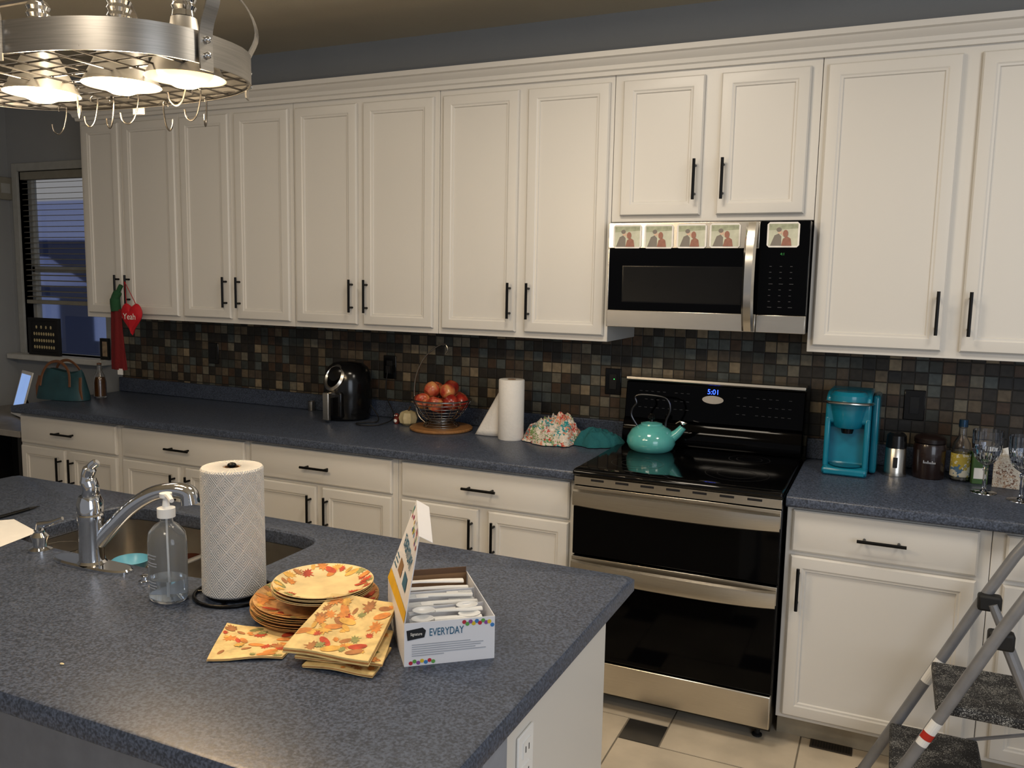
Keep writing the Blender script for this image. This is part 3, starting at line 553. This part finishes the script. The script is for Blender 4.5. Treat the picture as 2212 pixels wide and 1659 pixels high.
MB().lathe([(0,0),(.032,0),(.035,.006),(.034,.09),(.028,.125),(.014,.155),(.012,.185),(.014,.187),(.012,.19),(.010,.157),(.025,.122),(.031,.09),(.031,.008),(0,.008)],n=24).build('glass',GLASS,t); MB().lathe([(0,.2),(.012,.198),(.013,.191),(0,.191)],n=16).build('cap',BROWN,t); MB().lathe([(0,.009),(.0302,.009),(.0302,.088),(.024,.118),(0,.118)],n=24).build('liquid',M('amber','#8a5a28',.1,trans=.6),t)
t=thing('tablet','white tablet with lit screen propped up beside the counter','tablet',(-4.70,-.30,.7655),-.35)
a=MB(); a.m=Matrix.Translation((0,0,.008))@Matrix.Rotation(-.28,4,'X'); a.box(-.10,.10,-.004,.004,.0,.27); a.build('case',WPL,t,bev=.003)
a=MB(); a.m=Matrix.Translation((0,0,.008))@Matrix.Rotation(-.28,4,'X'); a.box(-.085,.085,-.0046,-.0041,.03,.25); a.build('screen',M('screen_blue','#7f9ccf',.3,emit=1.0,var=.3,sc=9),t); MB().prism([(.004,0),(.10,0),(.09,.006),(.045,.13),(.038,.13)],-.03,.03,'x').build('stand',MATTE,t)
q=Vector((PY(96,760,-.05+K).x,-.045+K,1.1005)); t=thing('display_frame','black framed board with rows of pale round tokens on the sill','frame',q,0)
w2,h2=.140,.235; MB().rings(-w2,w2,0,h2,[(0,.012),(0,-.008),(.004,-.010),(.018,-.010),(.02,-.002)]).build('frame',MATTE,t)
m=MB()
for j in range(4):
    for i in range(9):
        if j<3 or i%2: m.disc(-.088+i*.022,.05+j*.042,-.0035,.008,.011,0,10)
m.build('tokens',M('token_gold','#c9b98c',.5,var=.3,sc=40),t)
q=Vector((PY(229,760,-.05+K).x-.02,-.04+K,1.1005)); t=thing('picture_frame','small dark picture frame at the right end of the sill','frame',q)
MB().rings(-.035,.035,0,.13,[(0,.01),(0,-.006),(.008,-.006),(.009,-.001)]).build('frame',MATTE,t); MB().box(-.02,.02,-.0022,-.0015,.02,.11).build('picture',M('small_picture','#a08a70',.6,var=.5,sc=30),t)
d=ray(4,407); q=CAM+d*((XL+.0005-CAM.x)/d.x); t=thing('door_chime','cream chime box on the left wall','chime',q); MB().box(0,.035,-.05,.05,-.07,.07).build('cover',SL,t,bev=.005); MB().box(.035,.037,-.03,.03,-.03,.03).build('grille',TR,t)
hy=-.405; q=PY(285,684,hy); t=thing('heart_ornament','red fabric heart with white lettering hanging from a cabinet handle','heart',q)
hp=[(.0046*16*sin(a)**3,.0046*(13*cos(a)-5*cos(2*a)-2*cos(3*a)-cos(4*a))*1.25) for a in[k*2*pi/40 for k in range(40)]]
m=MB(); m.loops([[(x*s,y,z*s) for x,z in hp] for s,y in((.6,-.018),(.85,-.013),(1,0),(.85,.013),(.6,.018))]); hb=m.build('heart',M('heart_red','#b81422',.7,bump=.5,bsc=80),t)
text('Yeah',.045,WI,hb,FM(.005,-.021,.0),'lettering')
hx=-3.683
m=MB(WM(t)); m.tube([(q.x-.035,hy,q.z+.06),(hx,-.378,1.585),(q.x+.035,hy,q.z+.06)],.002,5); m.build('hanging_loop',M('red_ribbon','#b01420',.7),t)
q=PY(253,720,-.40); t=thing('hanging_towel','long dark red knit towel with a green gathered top hanging from a handle','towel',(q.x,-.40,1.05)); zt=PY(255,612,-.40).z; zg=PY(250,668,-.40).z; zb=PY(255,798,-.40).z; T=(q.x,-.40,1.05)
def tw(u,v):
    a=u*2*pi; w=.030+.020*v; z=zg+(zb-zg)*v; k=1+.18*cos(5*a+v*3); return (q.x+.008*v+w*k*cos(a),-.40+.014*k*sin(a),z)
MB(T).sheet(tw,30,14).build('red_body',REDF,t)
xt=PY(258,612,-.40).x
m=MB(T); m.tube(smooth([(q.x,-.40,zg-.01),(q.x-.005,-.40,zg+.05),(q.x+.01,-.395,(zg+zt)/2+.02),(xt,-.39,zt-.01)]),[.026]*7+[.022]*6+[.012]*6,12); m.build('green_top',GREENF,t)
qq=PY(260,802,-.41); MB(T).box(qq.x-.018,qq.x+.018,-.412,-.409,qq.z-.018,qq.z+.014).build('tag',PW,t)
# ---------------------------------------------------------------- island things
fx=PZ(200,1222); t=thing('faucet','chrome single-lever kitchen faucet on the island','faucet',(fx.x,fx.y,.914))
def rr_plate(a,b,z0,z1,g=0): return [[( (a-i)*abs(cos(k*pi/20))**.6*math.copysign(1,cos(k*pi/20)),(b-i)*abs(sin(k*pi/20))**.8*math.copysign(1,sin(k*pi/20)),z) for k in range(40)] for i,z in((0,z0),(0,z1-.004),(.004,z1))]
MB().loops(rr_plate(.125,.032,0,.010)).build('base_plate',CHROME,t)
MB().lathe([(.034,.010),(.029,.016),(.028,.11),(.030,.115),(.030,.128),(.027,.132)],n=32).lathe([(.027,.1325),(.030,.136),(.030,.16),(.024,.175),(0,.18)],n=32).build('body',CHROME,t)
MB().tube(smooth([(.0,0,.168),(.012,-.004,.195),(.006,-.008,.222),(.016,-.006,.248),(.032,0,.262)],5),[.020]*5+[.019]*5+[.016]*5+[.011]*5+[.007],12,flat=.8).build('lever',CHROME,t)
sp=smooth([(.016,.006,.060),(.048,.020,.100),(.092,.042,.150),(.140,.066,.183),(.185,.087,.192),(.214,.101,.184),(.220,.104,.160)],5)
MB().tube(sp,[.018 if k<18 else .018+.0005*(k-18) for k in range(len(sp))],16).build('spout',CHROME,t)
q=PZ(88,1190); t=thing('soap_dispenser','short chrome built-in soap dispenser left of the faucet','soap dispenser',q)
MB().lathe([(0,0),(.028,0),(.028,.006),(.016,.012),(.018,.03),(.022,.04),(.013,.05),(.014,.055),(0,.055)],n=24).build('body',CHROME,t); MB().tube([(0,0,.055),(0,0,.068),(.03,.012,.075),(.058,.022,.088)],[.010,.010,.007,.005],10).build('nozzle',CHROME,t)
q=PZ(313,1258); tag(MB().lathe([(0,0),(.014,0),(.014,.004),(.008,.006),(.007,.014),(.010,.018),(0,.020)],n=16).build('air_gap_cap',CHROME),'tiny chrome knob beside the soap bottle','knob',loc=q)
q=PZ(365,1291); t=thing('soap_bottle','clear plastic hand soap bottle with white pump','soap bottle',q,-.2)
sb=[(0,.001),(.044,.0),(.0475,.005),(.0475,.130),(.044,.150),(.030,.165),(.016,.173),(.0155,.183)]
MB().lathe(sb+[(.014,.183),(.0145,.172),(.028,.163),(.042,.148),(.0455,.130),(.0455,.006),(0,.004)],n=36,sy=.8).build('bottle',CLEARP,t)
MB().lathe([(0,.0045),(.0452,.0065),(.0452,.05),(0,.05)],n=36,sy=.79).build('soap',M('clear_soap','#e6eef6',.02,trans=.95,ior=1.33,var=0),t)
o=MB().lathe([(0,.184),(.019,.184),(.019,.204),(.008,.208),(.006,.226),(.013,.228),(.013,.237),(0,.239)],n=24).tube([(0,0,.232),(.02,-.006,.234),(.042,-.012,.229)],[.007,.006,.005],8).build('pump',WPL,t); MB().tube([(0,0,.184),(.004,0,.01)],.0025,6).build('dip_tube',WPL,t)
m=MB()
for k,(z,wd) in enumerate(((.105,.028),(.098,.022),(.088,.030),(.082,.030),(.045,.024),(.038,.028),(.032,.02))): m.sheet(lambda u,v:(.048*cos(-pi/2+(u-.5)*wd/.043),.0388*sin(-pi/2+(u-.5)*wd/.043),z+.0025*v),6,1)
m.build('lettering',GREYI,t)
bs=M('bowl_blue','#5fa2bd',.3); tag(MB().lathe([(0,.0),(.018,0),(.021,.004),(.042,.026),(.050,.044),(.048,.045),(.040,.027),(.018,.006),(0,.005)],n=36).build('bowl',bs),'light blue bowl in the sink behind the faucet','bowl',loc=(-1.850,-1.985,.805))
tag(MB().lathe([(0,0),(.028,0),(.031,.004),(.032,.097),(.029,.097),(.028,.01),(0,.01)],n=30).build('pot',SK),'narrow steel cup standing in the left sink basin','cup',loc=(-1.850,-1.985,.7055))
DBR=M('mug_brown','#4a2a20',.3); t=thing('mug','dark brown mug standing in the sink','mug',(-1.765,-1.865,.7055),.4); MB().lathe([(0,0),(.032,0),(.037,.006),(.040,.125),(.037,.126),(.034,.01),(0,.01)],n=28).build('body',DBR,t); MB().tube(smooth([(.036,0,.03),(.06,0,.035),(.066,0,.06),(.058,0,.088),(.036,0,.095)]),.005,8).build('handle',DBR,t)
tag(MB().lathe([(0,0),(.03,0),(.036,.005),(.060,.165),(.058,.166),(.034,.008),(0,.006)],n=40,rib=.05,ribn=10).build('glass_tumbler',GLASS),'large clear glass in the left corner of the sink','glass',loc=(-2.045,-2.05,.7055))
A=[PZ(-60,1130),PZ(30,1122),PZ(82,1150),PZ(-20,1190)]; cc=sum((Vector(p) for p in A),Vector())/4
m=MB(cc); m.sheet(lambda u,v:(A[0]*(1-u)+A[1]*u)*(1-v)+(A[3]*(1-u)+A[2]*u)*v+Vector((0,0,.0008)),6,6); tag(m.build('paper_sheet',PW),'white sheet of paper at the left edge of the island','paper',loc=cc)
a=PZ(-40,1128,.919); b_=PZ(86,1093,.919); t=thing('pen','black pen lying at the left edge of the island','pen',(a+b_)/2); MB((a+b_)/2).tube([a,a.lerp(b_,.8)],.005,8).build('barrel',PLAST,t); MB((a+b_)/2).tube([a.lerp(b_,.8),b_],[.005,.0012],8).build('tip',MATTE,t)
q=PZ(134,1436); tag(MB().ell((0,0,.0018),(.005,.0025,.0018)).build('crumb',M('crumb_cream','#d8c8a0',.8)),'tiny pale crumb on the near part of the island','crumb',loc=q)
# plates
LEAF=[(0,1),(.13,.55),(.42,.72),(.38,.45),(.85,.5),(.62,.25),(.95,.02),(.45,-.05),(.5,-.42),(.1,-.22),(.04,-.75),(-.04,-.75),(-.1,-.22),(-.5,-.42),(-.45,-.05),(-.95,.02),(-.62,.25),(-.85,.5),(-.38,.45),(-.42,.72),(-.13,.55)]
OVAL=[(sin(k*pi/5)*.45,cos(k*pi/5)) for k in range(10)]
def leaf(m,fn,cx,cy,sz,rot,mi):
    sh=LEAF if random.random()<.6 else OVAL
    P=[(cx+sz*(x*cos(rot)-y*sin(rot)),cy+sz*(x*sin(rot)+y*cos(rot))) for x,y in sh]; c=m.v(fn(cx,cy)); V=[m.v(fn(*p)) for p in P]
    for i in range(len(V)): m.f([c,V[i],V[(i+1)%len(V)]],mi)
def plate(R,n,c0,szs):
    def h(r): t=max(0,min(1,(r-.66*R)/(.34*R))); return .0015+.015*t**1.1
    def fn(x,y): r=math.hypot(x,y); s=min(1,R*.985/max(r,1e-6)); x*=s;y*=s; return (x,y,h(math.hypot(x,y))+.0007)
    m=MB(); rs=[0,.3*R,.62*R,.68*R,.75*R,.85*R,.94*R,R]; m.lathe([(r,h(r)) for r in rs]+[(R,h(R)-.0008)]+[(r,h(r)-.0012) for r in rs[::-1]],n=56)
    for k in range(n):
        a=k*2*pi/n+random.uniform(-.1,.1); r=R*random.uniform(.70,.95); leaf(m,lambda x,y,e=.0002*(k%4):tuple(Vector(fn(x,y))+Vector((0,0,e))),r*cos(a),r*sin(a),R*random.uniform(*szs),random.uniform(0,6),random.choice([1,2,2,3,4,4,5,1]))
    return m.build('paper_plate',[c0]+LEAFM)
CRE2=M('plate_cream','#e3ca94',.45,var=.14,sc=24); CRE3=M('plate_orange','#c0935c',.5,var=.4,sc=40)
pc=PZ(683,1328); big=plate(.130,48,CRE3,(.09,.18)); tag(big,'bottom large autumn leaf paper plate of the island stack','plate','large autumn leaf paper plates',loc=pc+Vector((0,0,.002)))
NB=8
for k in range(1,NB): dup(big,pc+Vector((random.uniform(-.004,.004),random.uniform(-.004,.004),.002+.0038*k)),(0,0,random.uniform(0,6)),'large autumn leaf paper plate, number %d from the bottom of the lower stack'%(k+1) if k<NB-1 else 'topmost large autumn leaf paper plate, under the smaller plates')
pz=.002+.0038*NB+.914+.0145; sc_=PZ(697,1274,pz+.01); small=plate(.104,42,CRE2,(.09,.17)); NS=5
tag(small,'bottom small autumn leaf paper plate of the upper stack','plate','small autumn leaf paper plates',loc=(sc_.x,sc_.y,pz))
for k in range(1,NS): dup(small,Vector((sc_.x+random.uniform(-.002,.002),sc_.y+random.uniform(-.002,.002),pz+.0038*k)),(0,0,random.uniform(0,6)),'small autumn leaf paper plate, number %d from the bottom of the upper stack'%(k+1) if k<NS-1 else 'topmost small autumn leaf paper plate with cream centre')
# napkins
def napkin(A,label,th=.006,nl=14,seed=1,sag=.0):
    random.seed(seed); A=[Vector(a) for a in A]; c=sum(A,Vector())/4; m=MB(c)
    def base(u,v,dz=0):
        p=(A[0]*(1-u)+A[1]*u)*(1-v)+(A[3]*(1-u)+A[2]*u)*v; w=.0015*sin(u*7+seed)+.0015*sin(v*5+u*3)
        return p+Vector((0,0,dz+w+.003-sag*sin(pi*u)*sin(pi*v)))
    N=10; R=[(i/N,0) for i in range(N)]+[(1,i/N) for i in range(N)]+[(1-i/N,1) for i in range(N)]+[(0,1-i/N) for i in range(N)]
    nl_=3
    for j in range(nl_):
        z0=th*j/nl_; z1=th*(j+.8)/nl_; e=.012*((j*7+seed)%3)/2
        G=lambda u,v,z:base(e*.5+u*(1-e),e*.5+v*(1-e),z)
        m.sheet(lambda u,v:G(u,v,z1),10,10,0); m.sheet(lambda u,v:G(u,v,z0),10,10,0); m.loops([[G(u,v,z) for u,v in R] for z in(z0,z1)],5 if j%2 else 0,cap=(False,False))
    for k in range(nl):
        u,v=random.uniform(.05,.95),random.uniform(.05,.95); ee=.0004+.0002*(k%5)
        leaf(m,lambda x,y:base(min(.985,max(.015,x)),min(.985,max(.015,y)),th*(nl_-.2)/nl_+ee),u,v,random.uniform(.045,.13),random.uniform(0,6),random.choice([1,1,2,2,3,4,5,4]))
    o=m.build('paper_napkin',[CREAM]+LEAFM); tag(o,label,'napkin','autumn leaf paper napkins',loc=c); return o
zt=.914
napkin([PZ(446,1432,zt),PZ(610,1426,zt),PZ(655,1374,zt),PZ(490,1350,zt)],'single folded leaf napkin lying left of the plates',.004,38,3)
napkin([PZ(652,1444,zt),PZ(805,1468,zt),PZ(846,1408,zt),PZ(730,1384,zt)],'bottom leaf napkin peeking out under the napkin pile',.006,24,5)
napkin([PZ(636,1428,zt+.010),PZ(826,1446,zt+.010),PZ(850,1374,zt+.010),PZ(718,1356,zt+.010)],'middle leaf napkin of the pile in front of the plates',.006,20,8)
napkin([PZ(610,1412,zt+.020),PZ(796,1444,zt+.020),PZ(860,1316,zt+.042),PZ(717,1291,zt+.070)],'topmost leaf napkin leaning against the paper plates',.010,46,12,.006)
random.seed(21)
# cutlery box
bp=PZ(873,1441); bx=thing('cutlery_box','open white carton of plastic cutlery with bright dots','box',bp,radians(39.5)); LX,LY,LZ=.171,.25,.083; LH=.163
LNf=lambda y:.026+.034*y/LY
BW=M('carton_white','#e0e0e4',.5,var=.01)
m=MB().box(0,LX,0,.0015,0,LZ,0).box(0,LX,LY-.0015,LY,0,LZ,1).box(0,.0015,.0015,LY-.0015,0,LZ,0).box(LX-.0015,LX,.0015,LY-.0015,0,LZ,0).box(.0015,LX-.0015,.0015,LY-.0015,.0005,.002,0); m.build('carton',[BW,CARD],bx)
YEL=M('carton_yellow','#d8a820',.6)
m=MB(); NY=8; L=[]
for i in range(NY+1):
    y=LY*i/NY; L.append([(LNf(y)*t+dx,y,LZ+LH*t) for t,dx in((0,0),(.5,0),(1,0),(1,.0016),(.5,.0016),(0,.0016))])
lid=m.loops(L).build('lid',BW,bx)
MB().loops([[(LNf(0),0,LZ+LH+.001),(LNf(LY),LY,LZ+LH+.001),(LNf(LY)+.0015,LY,LZ+LH),(LNf(0)+.0015,0,LZ+LH)],[(LNf(0)+.026,.004,LZ+LH-.014),(LNf(LY)+.026,LY-.004,LZ+LH-.014),(LNf(LY)+.0265,LY-.004,LZ+LH-.0155),(LNf(0)+.0265,.004,LZ+LH-.0155)]]).build('lid_flap',BW,lid)
MB().loops([[(.003,LY-.002,LZ-.001),(LX-.003,LY-.002,LZ-.001),(LX-.003,LY,LZ-.001),(.003,LY,LZ-.001)],[(.003,LY-.004,LZ+.012),(LX-.003,LY-.004,LZ+.012),(LX-.003,LY-.002,LZ+.012),(.003,LY-.002,LZ+.012)]]).build('back_flap',M('dark_cardboard','#5d4430',.8),bx)
def lp(y,t,off): return Vector((LNf(y)*t-off,y,LZ+LH*t))
tt0=.58; y0=.120; X=(lp(y0-.05,tt0,0)-lp(y0+.05,tt0,0)).normalized(); Y=(lp(y0,tt0+.2,0)-lp(y0,tt0-.2,0)).normalized(); Z=X.cross(Y).normalized(); O=lp(y0,tt0,.0014)
text('EVERYDAY',.036,INK,lid,Matrix(((X.x,Y.x,Z.x,O.x),(X.y,Y.y,Z.y,O.y),(X.z,Y.z,Z.z,O.z),(0,0,0,1))),'lettering')
def lidquad(m,y0,y1,t0,t1,mi): m.sheet(lambda u,v:lp(y0+(y1-y0)*u,t0+(t1-t0)*v,.0008),6,2,mi)
m=MB(); lidquad(m,.002,.248,.0,.13,0); lidquad(m,.05,.10,.24,.40,1); lidquad(m,.13,.18,.24,.40,2)
for k in range(3): lidquad(m,.20,.24,.22+k*.06,.24+k*.06,1)
m.build('printed_panels',[YEL,INK,CARD],lid)
m=MB()
for k in range(26): 
    y=random.uniform(.02,.235); tt=random.uniform(.80,.96); r=random.uniform(.003,.006); m.f([m.v(lp(y+r*cos(a),tt+r/LH*sin(a),.0010)) for a in[j*pi/6 for j in range(12)]],k%5)
m.build('dots',DOT,lid)
text('EVERYDAY',.0205,INK,bx,FM(.0785,-.0006,.062),'lettering',sx=.66)
MB().prism([(.006,.050),(.037,.054),(.040,.067),(.034,.073),(.004,.069)],-.0008,-.0002,'y').build('tag_print',BLKI,bx); text('Signature',.0078,WI,bx,FM(.022,-.0012,.0615),'lettering',sx=.75)
m=MB()
for k in range(6): z=.040-k*.0042; m.box(.014,.014+[.11,.135,.13,.12,.14,.06][k],-.0006,-.0002,z,z+.0016)
m.build('small_print',GREYI,bx)
m=MB()
for k in range(10): x=.112+k*.006; m.disc(x,.0765-.004*(k%2)-.003*max(0,k-7),-.0005-.0001*(k%3),.0040,.0040,k%5,12)
for k in range(7): m.disc(.012+k*.007,.006+.003*(k%2),-.0005-.0001*(k%3),.0038,.0038,k%5,12)
m.build('dots',DOT,bx)
m=MB()
for y in(.085,.165): m.box(.003,LX-.003,y,y+.0015,.003,.078)
for y0,y1 in((.003,.083),(.088,.163),(.168,.246)): m.box(.004,LX-.004,y0,y1,.003,.050)
m.build('divider',BW,bx)
Wb=WM(bx)
def cutlery(kind):
    t=thing('plastic_'+kind,'','plastic '+kind,(0,0,-9),group='white plastic cutlery in the carton')
    MB().tube([(-.072,0,0),(-.03,0,.002),(.02,0,.003)],[.0075,.0065,.004],8,flat=.5).build('handle',WPL,t)
    m=MB()
    if kind=='spoon': m.lathe([(0,-.002),(.012,.001),(.0165,.005),(.0155,.0055),(.011,.002),(0,-.0008)],(.043,0,.003),20,sx=1.35)
    elif kind=='fork':
        m.box(.018,.042,-.010,.010,.002,.004)
        for y in(-.009,-.003,.003,.009): m.box(.042,.070,y-.0014,y+.0014,.002,.004)
    else: m.prism([(.018,-.004),(.070,-.006),(.074,.002),(.068,.006),(.018,.004)],.002,.004,'z')
    m.build('head',WPL,t,bev=.0006); return t
protos=[cutlery(k) for k in('fork','spoon','knife')]
for j,(pr,y0,kn) in enumerate(zip((protos[1],protos[0],protos[2]),(.022,.102,.182),('plastic spoon in the front','plastic fork in the middle','plastic knife in the rear'))):
    for k in range(5):
        p=Wb@Vector((.086+random.uniform(-.005,.005),y0+k*.0125,.060+.006*(k%2)+.003*k))
        dup(pr,p,(0,0,radians(39.5)+random.uniform(-.07,.07)+(pi if (j==2 or k%2) else 0)),'white '+kn+' compartment of the carton, number %d from its front'%(k+1))
for a in protos:
    for ch in list(a.children): bpy.data.objects.remove(ch)
    bpy.data.objects.remove(a)
# ---------------------------------------------------------------- stepladder
LT=M('ladder_grey','#85868a',.4,.35,var=.1); TRD=pattern('tread_speckle',[(0,'#1e1e20'),(.88,'#a8a8a4')],95,.7,.1)
yN,yFr=-1.06,-.725; T=(.3,(yN+yFr)/2,0); sl=thing('stepladder','grey folding stepladder with two speckled treads at the right','ladder',T)
path=[(.0,.02),(.11,.25),(.218,.48),(.32,.70),(.385,.83),(.44,.92),(.50,.955)]
p3=[(x,yFr,z) for x,z in path]+[(.53,yFr-.04,.962),(.53,yN+.04,.962)]+[(x,yN,z) for x,z in path[::-1]]
MB(T).tube(p3,.0165,12).build('front_frame',LT,sl)
for y,s in((yFr-.03,1),(yN+.03,-1)): MB(T).tube([(.335,y,.68),(.62,y,.02)],.014,10).build('rear_leg',LT,sl)
MB(T).tube([(.60,yFr-.03,.066),(.60,yN+.03,.066)],.010,8).build('cross_bar',LT,sl); MB(T).tube([(.50,yFr-.03,.30),(.50,yN+.03,.30)],.010,8).build('cross_bar',LT,sl)
for z,x in((.235,.08),(.465,.185)):
    MB(T).box(x,x+.25,yN+.016,yFr-.016,z-.030,z).build('tread',[TRD],sl,bev=.008)
for y in(yFr-.016,yN+.016):
    MB(T).box(.295,.36,y-.02,y+.02,.655,.705).build('joint',MATTE,sl,bev=.008)
    MB(T).tube([(.40,y,.458),(.455,y,.40)],.006,6).tube([(.30,y,.228),(.50,y,.30)],.006,6).build('brace',LT,sl)
for x,y in((0.0,yFr),(0.0,yN),(.625,yFr-.03),(.625,yN+.03)): MB(T).lathe([(0,0),(.020,0),(.020,.03),(.013,.04)],(x,y,0),12).build('foot',MATTE,sl)
dn=Vector((.466,0,1)).normalized()
def stick(z0,ln,mat_,nm,y,off=0):
    c=Vector((z0*.466-.006,y,z0)); m=MB(T); sd=Vector((dn.z,0,-dn.x)); L=[]
    for a in[radians(k) for k in(200,220,240,260,280,300,320,340)]:
        o_=sd*(.0172+off)*cos(a)+Vector((0,(.0172+off)*sin(a),0)); L.append((c+o_,c+o_+dn*ln))
    for p,q2 in zip(L,L[1:]): m.f([m.v(p[0]),m.v(q2[0]),m.v(q2[1]),m.v(p[1])])
    return m.build(nm,mat_,sl)
stick(.345,.085,PW,'sticker',yN); stick(.365,.022,M('warning_red','#b02818',.6),'sticker_mark',yN,.0005); stick(.385,.09,PW,'sticker',yFr)
# ---------------------------------------------------------------- pot rack
RC=Vector((-1.72,-2.205,2.043)); pr=thing('pot_rack_light','oval brushed steel pot rack with lit downlights hanging over the island','pot rack',RC); ra,rb=.43,.245; EX=2.6
def ov(a,s=1,e=EX): c,sn=cos(a),sin(a); r=(abs(c/ra)**e+abs(sn/rb)**e)**(-1/e)*s; return c*r,sn*r
m=MB(); AN=[k*2*pi/72 for k in range(72)]
m.loops([[(*ov(a),0) for a in AN],[(*ov(a),.062) for a in AN],[(*ov(a,.99),.062) for a in AN],[(*ov(a,.99),0) for a in AN],[(*ov(a),0) for a in AN]],cap=(False,False)); m.build('band',STEELH,pr)
m=MB(); m.tube([(*ov(a,.985),.004) for a in AN],.003,6,True)
def ylim(x): return rb*(max(0,1-abs(x/ra)**EX))**(1/EX)
def xlim(y): return ra*(max(0,1-abs(y/rb)**EX))**(1/EX)
for k in range(-6,7): x=k*.064; m.tube([(x,-ylim(x)*.98,-.020+.024),(x,ylim(x)*.98,.004)],.0022,6)
for k in range(-4,5): y=k*.052; m.tube([(-xlim(y)*.98,y,.008),(xlim(y)*.98,y,.008)],.0022,6)
m.build('wire_grid',HOOKM,pr)
for a in(-.10,.55,-1.20,pi+.1,pi/2+.3):
    x,y=ov(a); n=Vector((x,y,0)).normalized(); tg=Vector((-n.y,n.x,0)); P=smooth([Vector((x,y,-.014))+n*.006,Vector((x,y,.065))+n*.006,Vector((x,y,.13))+n*.030,Vector((x*1.0,y*1.0,.20)),Vector((x*.78,y*.78,.26)),Vector((x*.42,y*.42,.34)),Vector((x*.08,y*.08,.42))],5)
    w_=.016; m=MB(); m.loops([[p+tg*w_,p-tg*w_,p-tg*w_+n*.004,p+tg*w_+n*.004] for p in P]); o=m.build('strap',STEELH,pr)
    MB().ell((x+n.x*.013,y+n.y*.013,.015),(.007,.007,.007)).ell((x+n.x*.013,y+n.y*.013,.045),(.007,.007,.007)).build('bolt',CHROME,o)
sz=ZC-RC.z
MB().lathe([(0,.40),(.045,.405),(.05,.42),(.02,.44),(.008,.45),(.008,sz-.017),(.06,sz-.012),(.065,sz-.001),(0,sz-.001)],n=28).build('ceiling_stem',STEELH,pr)
MB().tube([(-.34,0,.200),(.40,0,.200)],.007,8).tube([(0,0,.200),(0,0,.41)],.007,8).build('lamp_bar',STEELH,pr)
BUL=M('bulb_glow','#ffd090',.4,emit=30); BUD=M('bulb_dim','#ffdcae',.4,emit=.9)
ALU=M('shade_aluminium','#c9c4ba',.45,.8)
LDX=(-.105,.15,.335)
for k,dx in enumerate(LDX):
    zz=-.016
    sh=MB().lathe([(.026,.125),(.030,.10),(.040,.085),(.060,.045),(.078,.010),(.082,.004),(.079,.005),(.058,.047),(.038,.085),(.0,.09)],(dx,0,zz),36).build('lamp_shade',ALU,pr)
    MB().lathe([(0,.215),(.012,.21),(.020,.205),(.024,.20)]+[(.026-.004*(j%2),.195-.008*j) for j in range(8)]+[(.024,.127)],(dx,0,zz),24).build('socket',CHROME,sh)
    MB().lathe([(0,-.020),(.022,-.016),(.042,-.006),(.056,.008),(.058,.018),(.045,.038),(.02,.055),(0,.06)],(dx,0,zz+.003),36).build('bulb',BUL if k<2 else BUD,sh)
HP=[(135,232),(168,192),(203,212),(241,214),(288,205),(363,224),(392,160),(424,195),(448,213)]
for k,(px,py) in enumerate(HP):
    q=PZ(px,py,RC.z+.004); lx,ly=q.x-RC.x,q.y-RC.y; s=1/max(1,(abs(lx/ra)**EX+abs(ly/rb)**EX)**(1/EX)/.96); q=Vector((RC.x+lx*s,RC.y+ly*s,RC.z+.0005))
    lab='steel pot hook hanging from the rack grid, number %d from the left'%(k+1); rot=(0,0,[.3,2.6,.1,-.3,.5,2.9,1.2,.2,2.2][k]); h_=1.15
    if k==0:
        hk=MB().tube(smooth([(x*h_,0,z*h_) for x,z in[(-.009,-.006),(-.009,.003),(0,.009),(.009,.003),(.009,-.012),(.004,-.034),(-.002,-.048),(-.013,-.056),(-.024,-.048),(-.027,-.034)]],4),.0020,8).build('pot_hook',HOOKM); tag(hk,lab,'hook','hooks on the pot rack',loc=q); hk.rotation_euler=rot
    else: dup(hk,q,rot,lab)
# ---------------------------------------------------------------- lights
def light(kind,loc,energy,col,size=.05,tgt=None,sy=None):
    l=bpy.data.lights.new('lamp_'+kind.lower(),kind); l.energy=energy; l.color=col
    if kind=='AREA':
        l.size=size
        if sy: l.shape='RECTANGLE'; l.size_y=sy
    else: l.shadow_soft_size=size
    o=bpy.data.objects.new(l.name,l); C.objects.link(o); o.location=loc
    if tgt is not None: o.rotation_euler=(Vector(tgt)-Vector(loc)).to_track_quat('-Z','Y').to_euler()
WARM=(1,.78,.50)
for k,dx in enumerate(LDX): light('POINT',RC+Vector((dx,0,-.070)),(9,9,3)[k],WARM,.04)
light('POINT',RC+Vector((0,0,.33)),3.5,(1,.82,.6),.06)  # added fill above the rack to brighten the ceiling, no bulb there
light('AREA',(-2.9,-1.5,2.76),3,(1,.86,.68),.5,(-2.9,-1.5,0)); light('AREA',(-.9,-1.5,2.76),17,(1,.87,.70),.5,(-.9,-1.5,0)); light('AREA',(.9,-1.6,2.76),15,(1,.92,.80),.5,(.9,-1.6,0)); light('AREA',(-1.4,-3.9,2.76),24,(1,.87,.70),.6,(-1.4,-3.9,0))
light('AREA',(2.2,-4.4,1.7),40,(.80,.88,1),2.0,(.2,-.3,1.3),1.8)
wd=bpy.data.worlds.new('dusk'); S.world=wd; wd.use_nodes=True; bg=wd.node_tree.nodes['Background']; bg.inputs[0].default_value=(.33,.33,.34,1); bg.inputs[1].default_value=.70
S.view_settings.view_transform='Standard'; S.view_settings.exposure=0
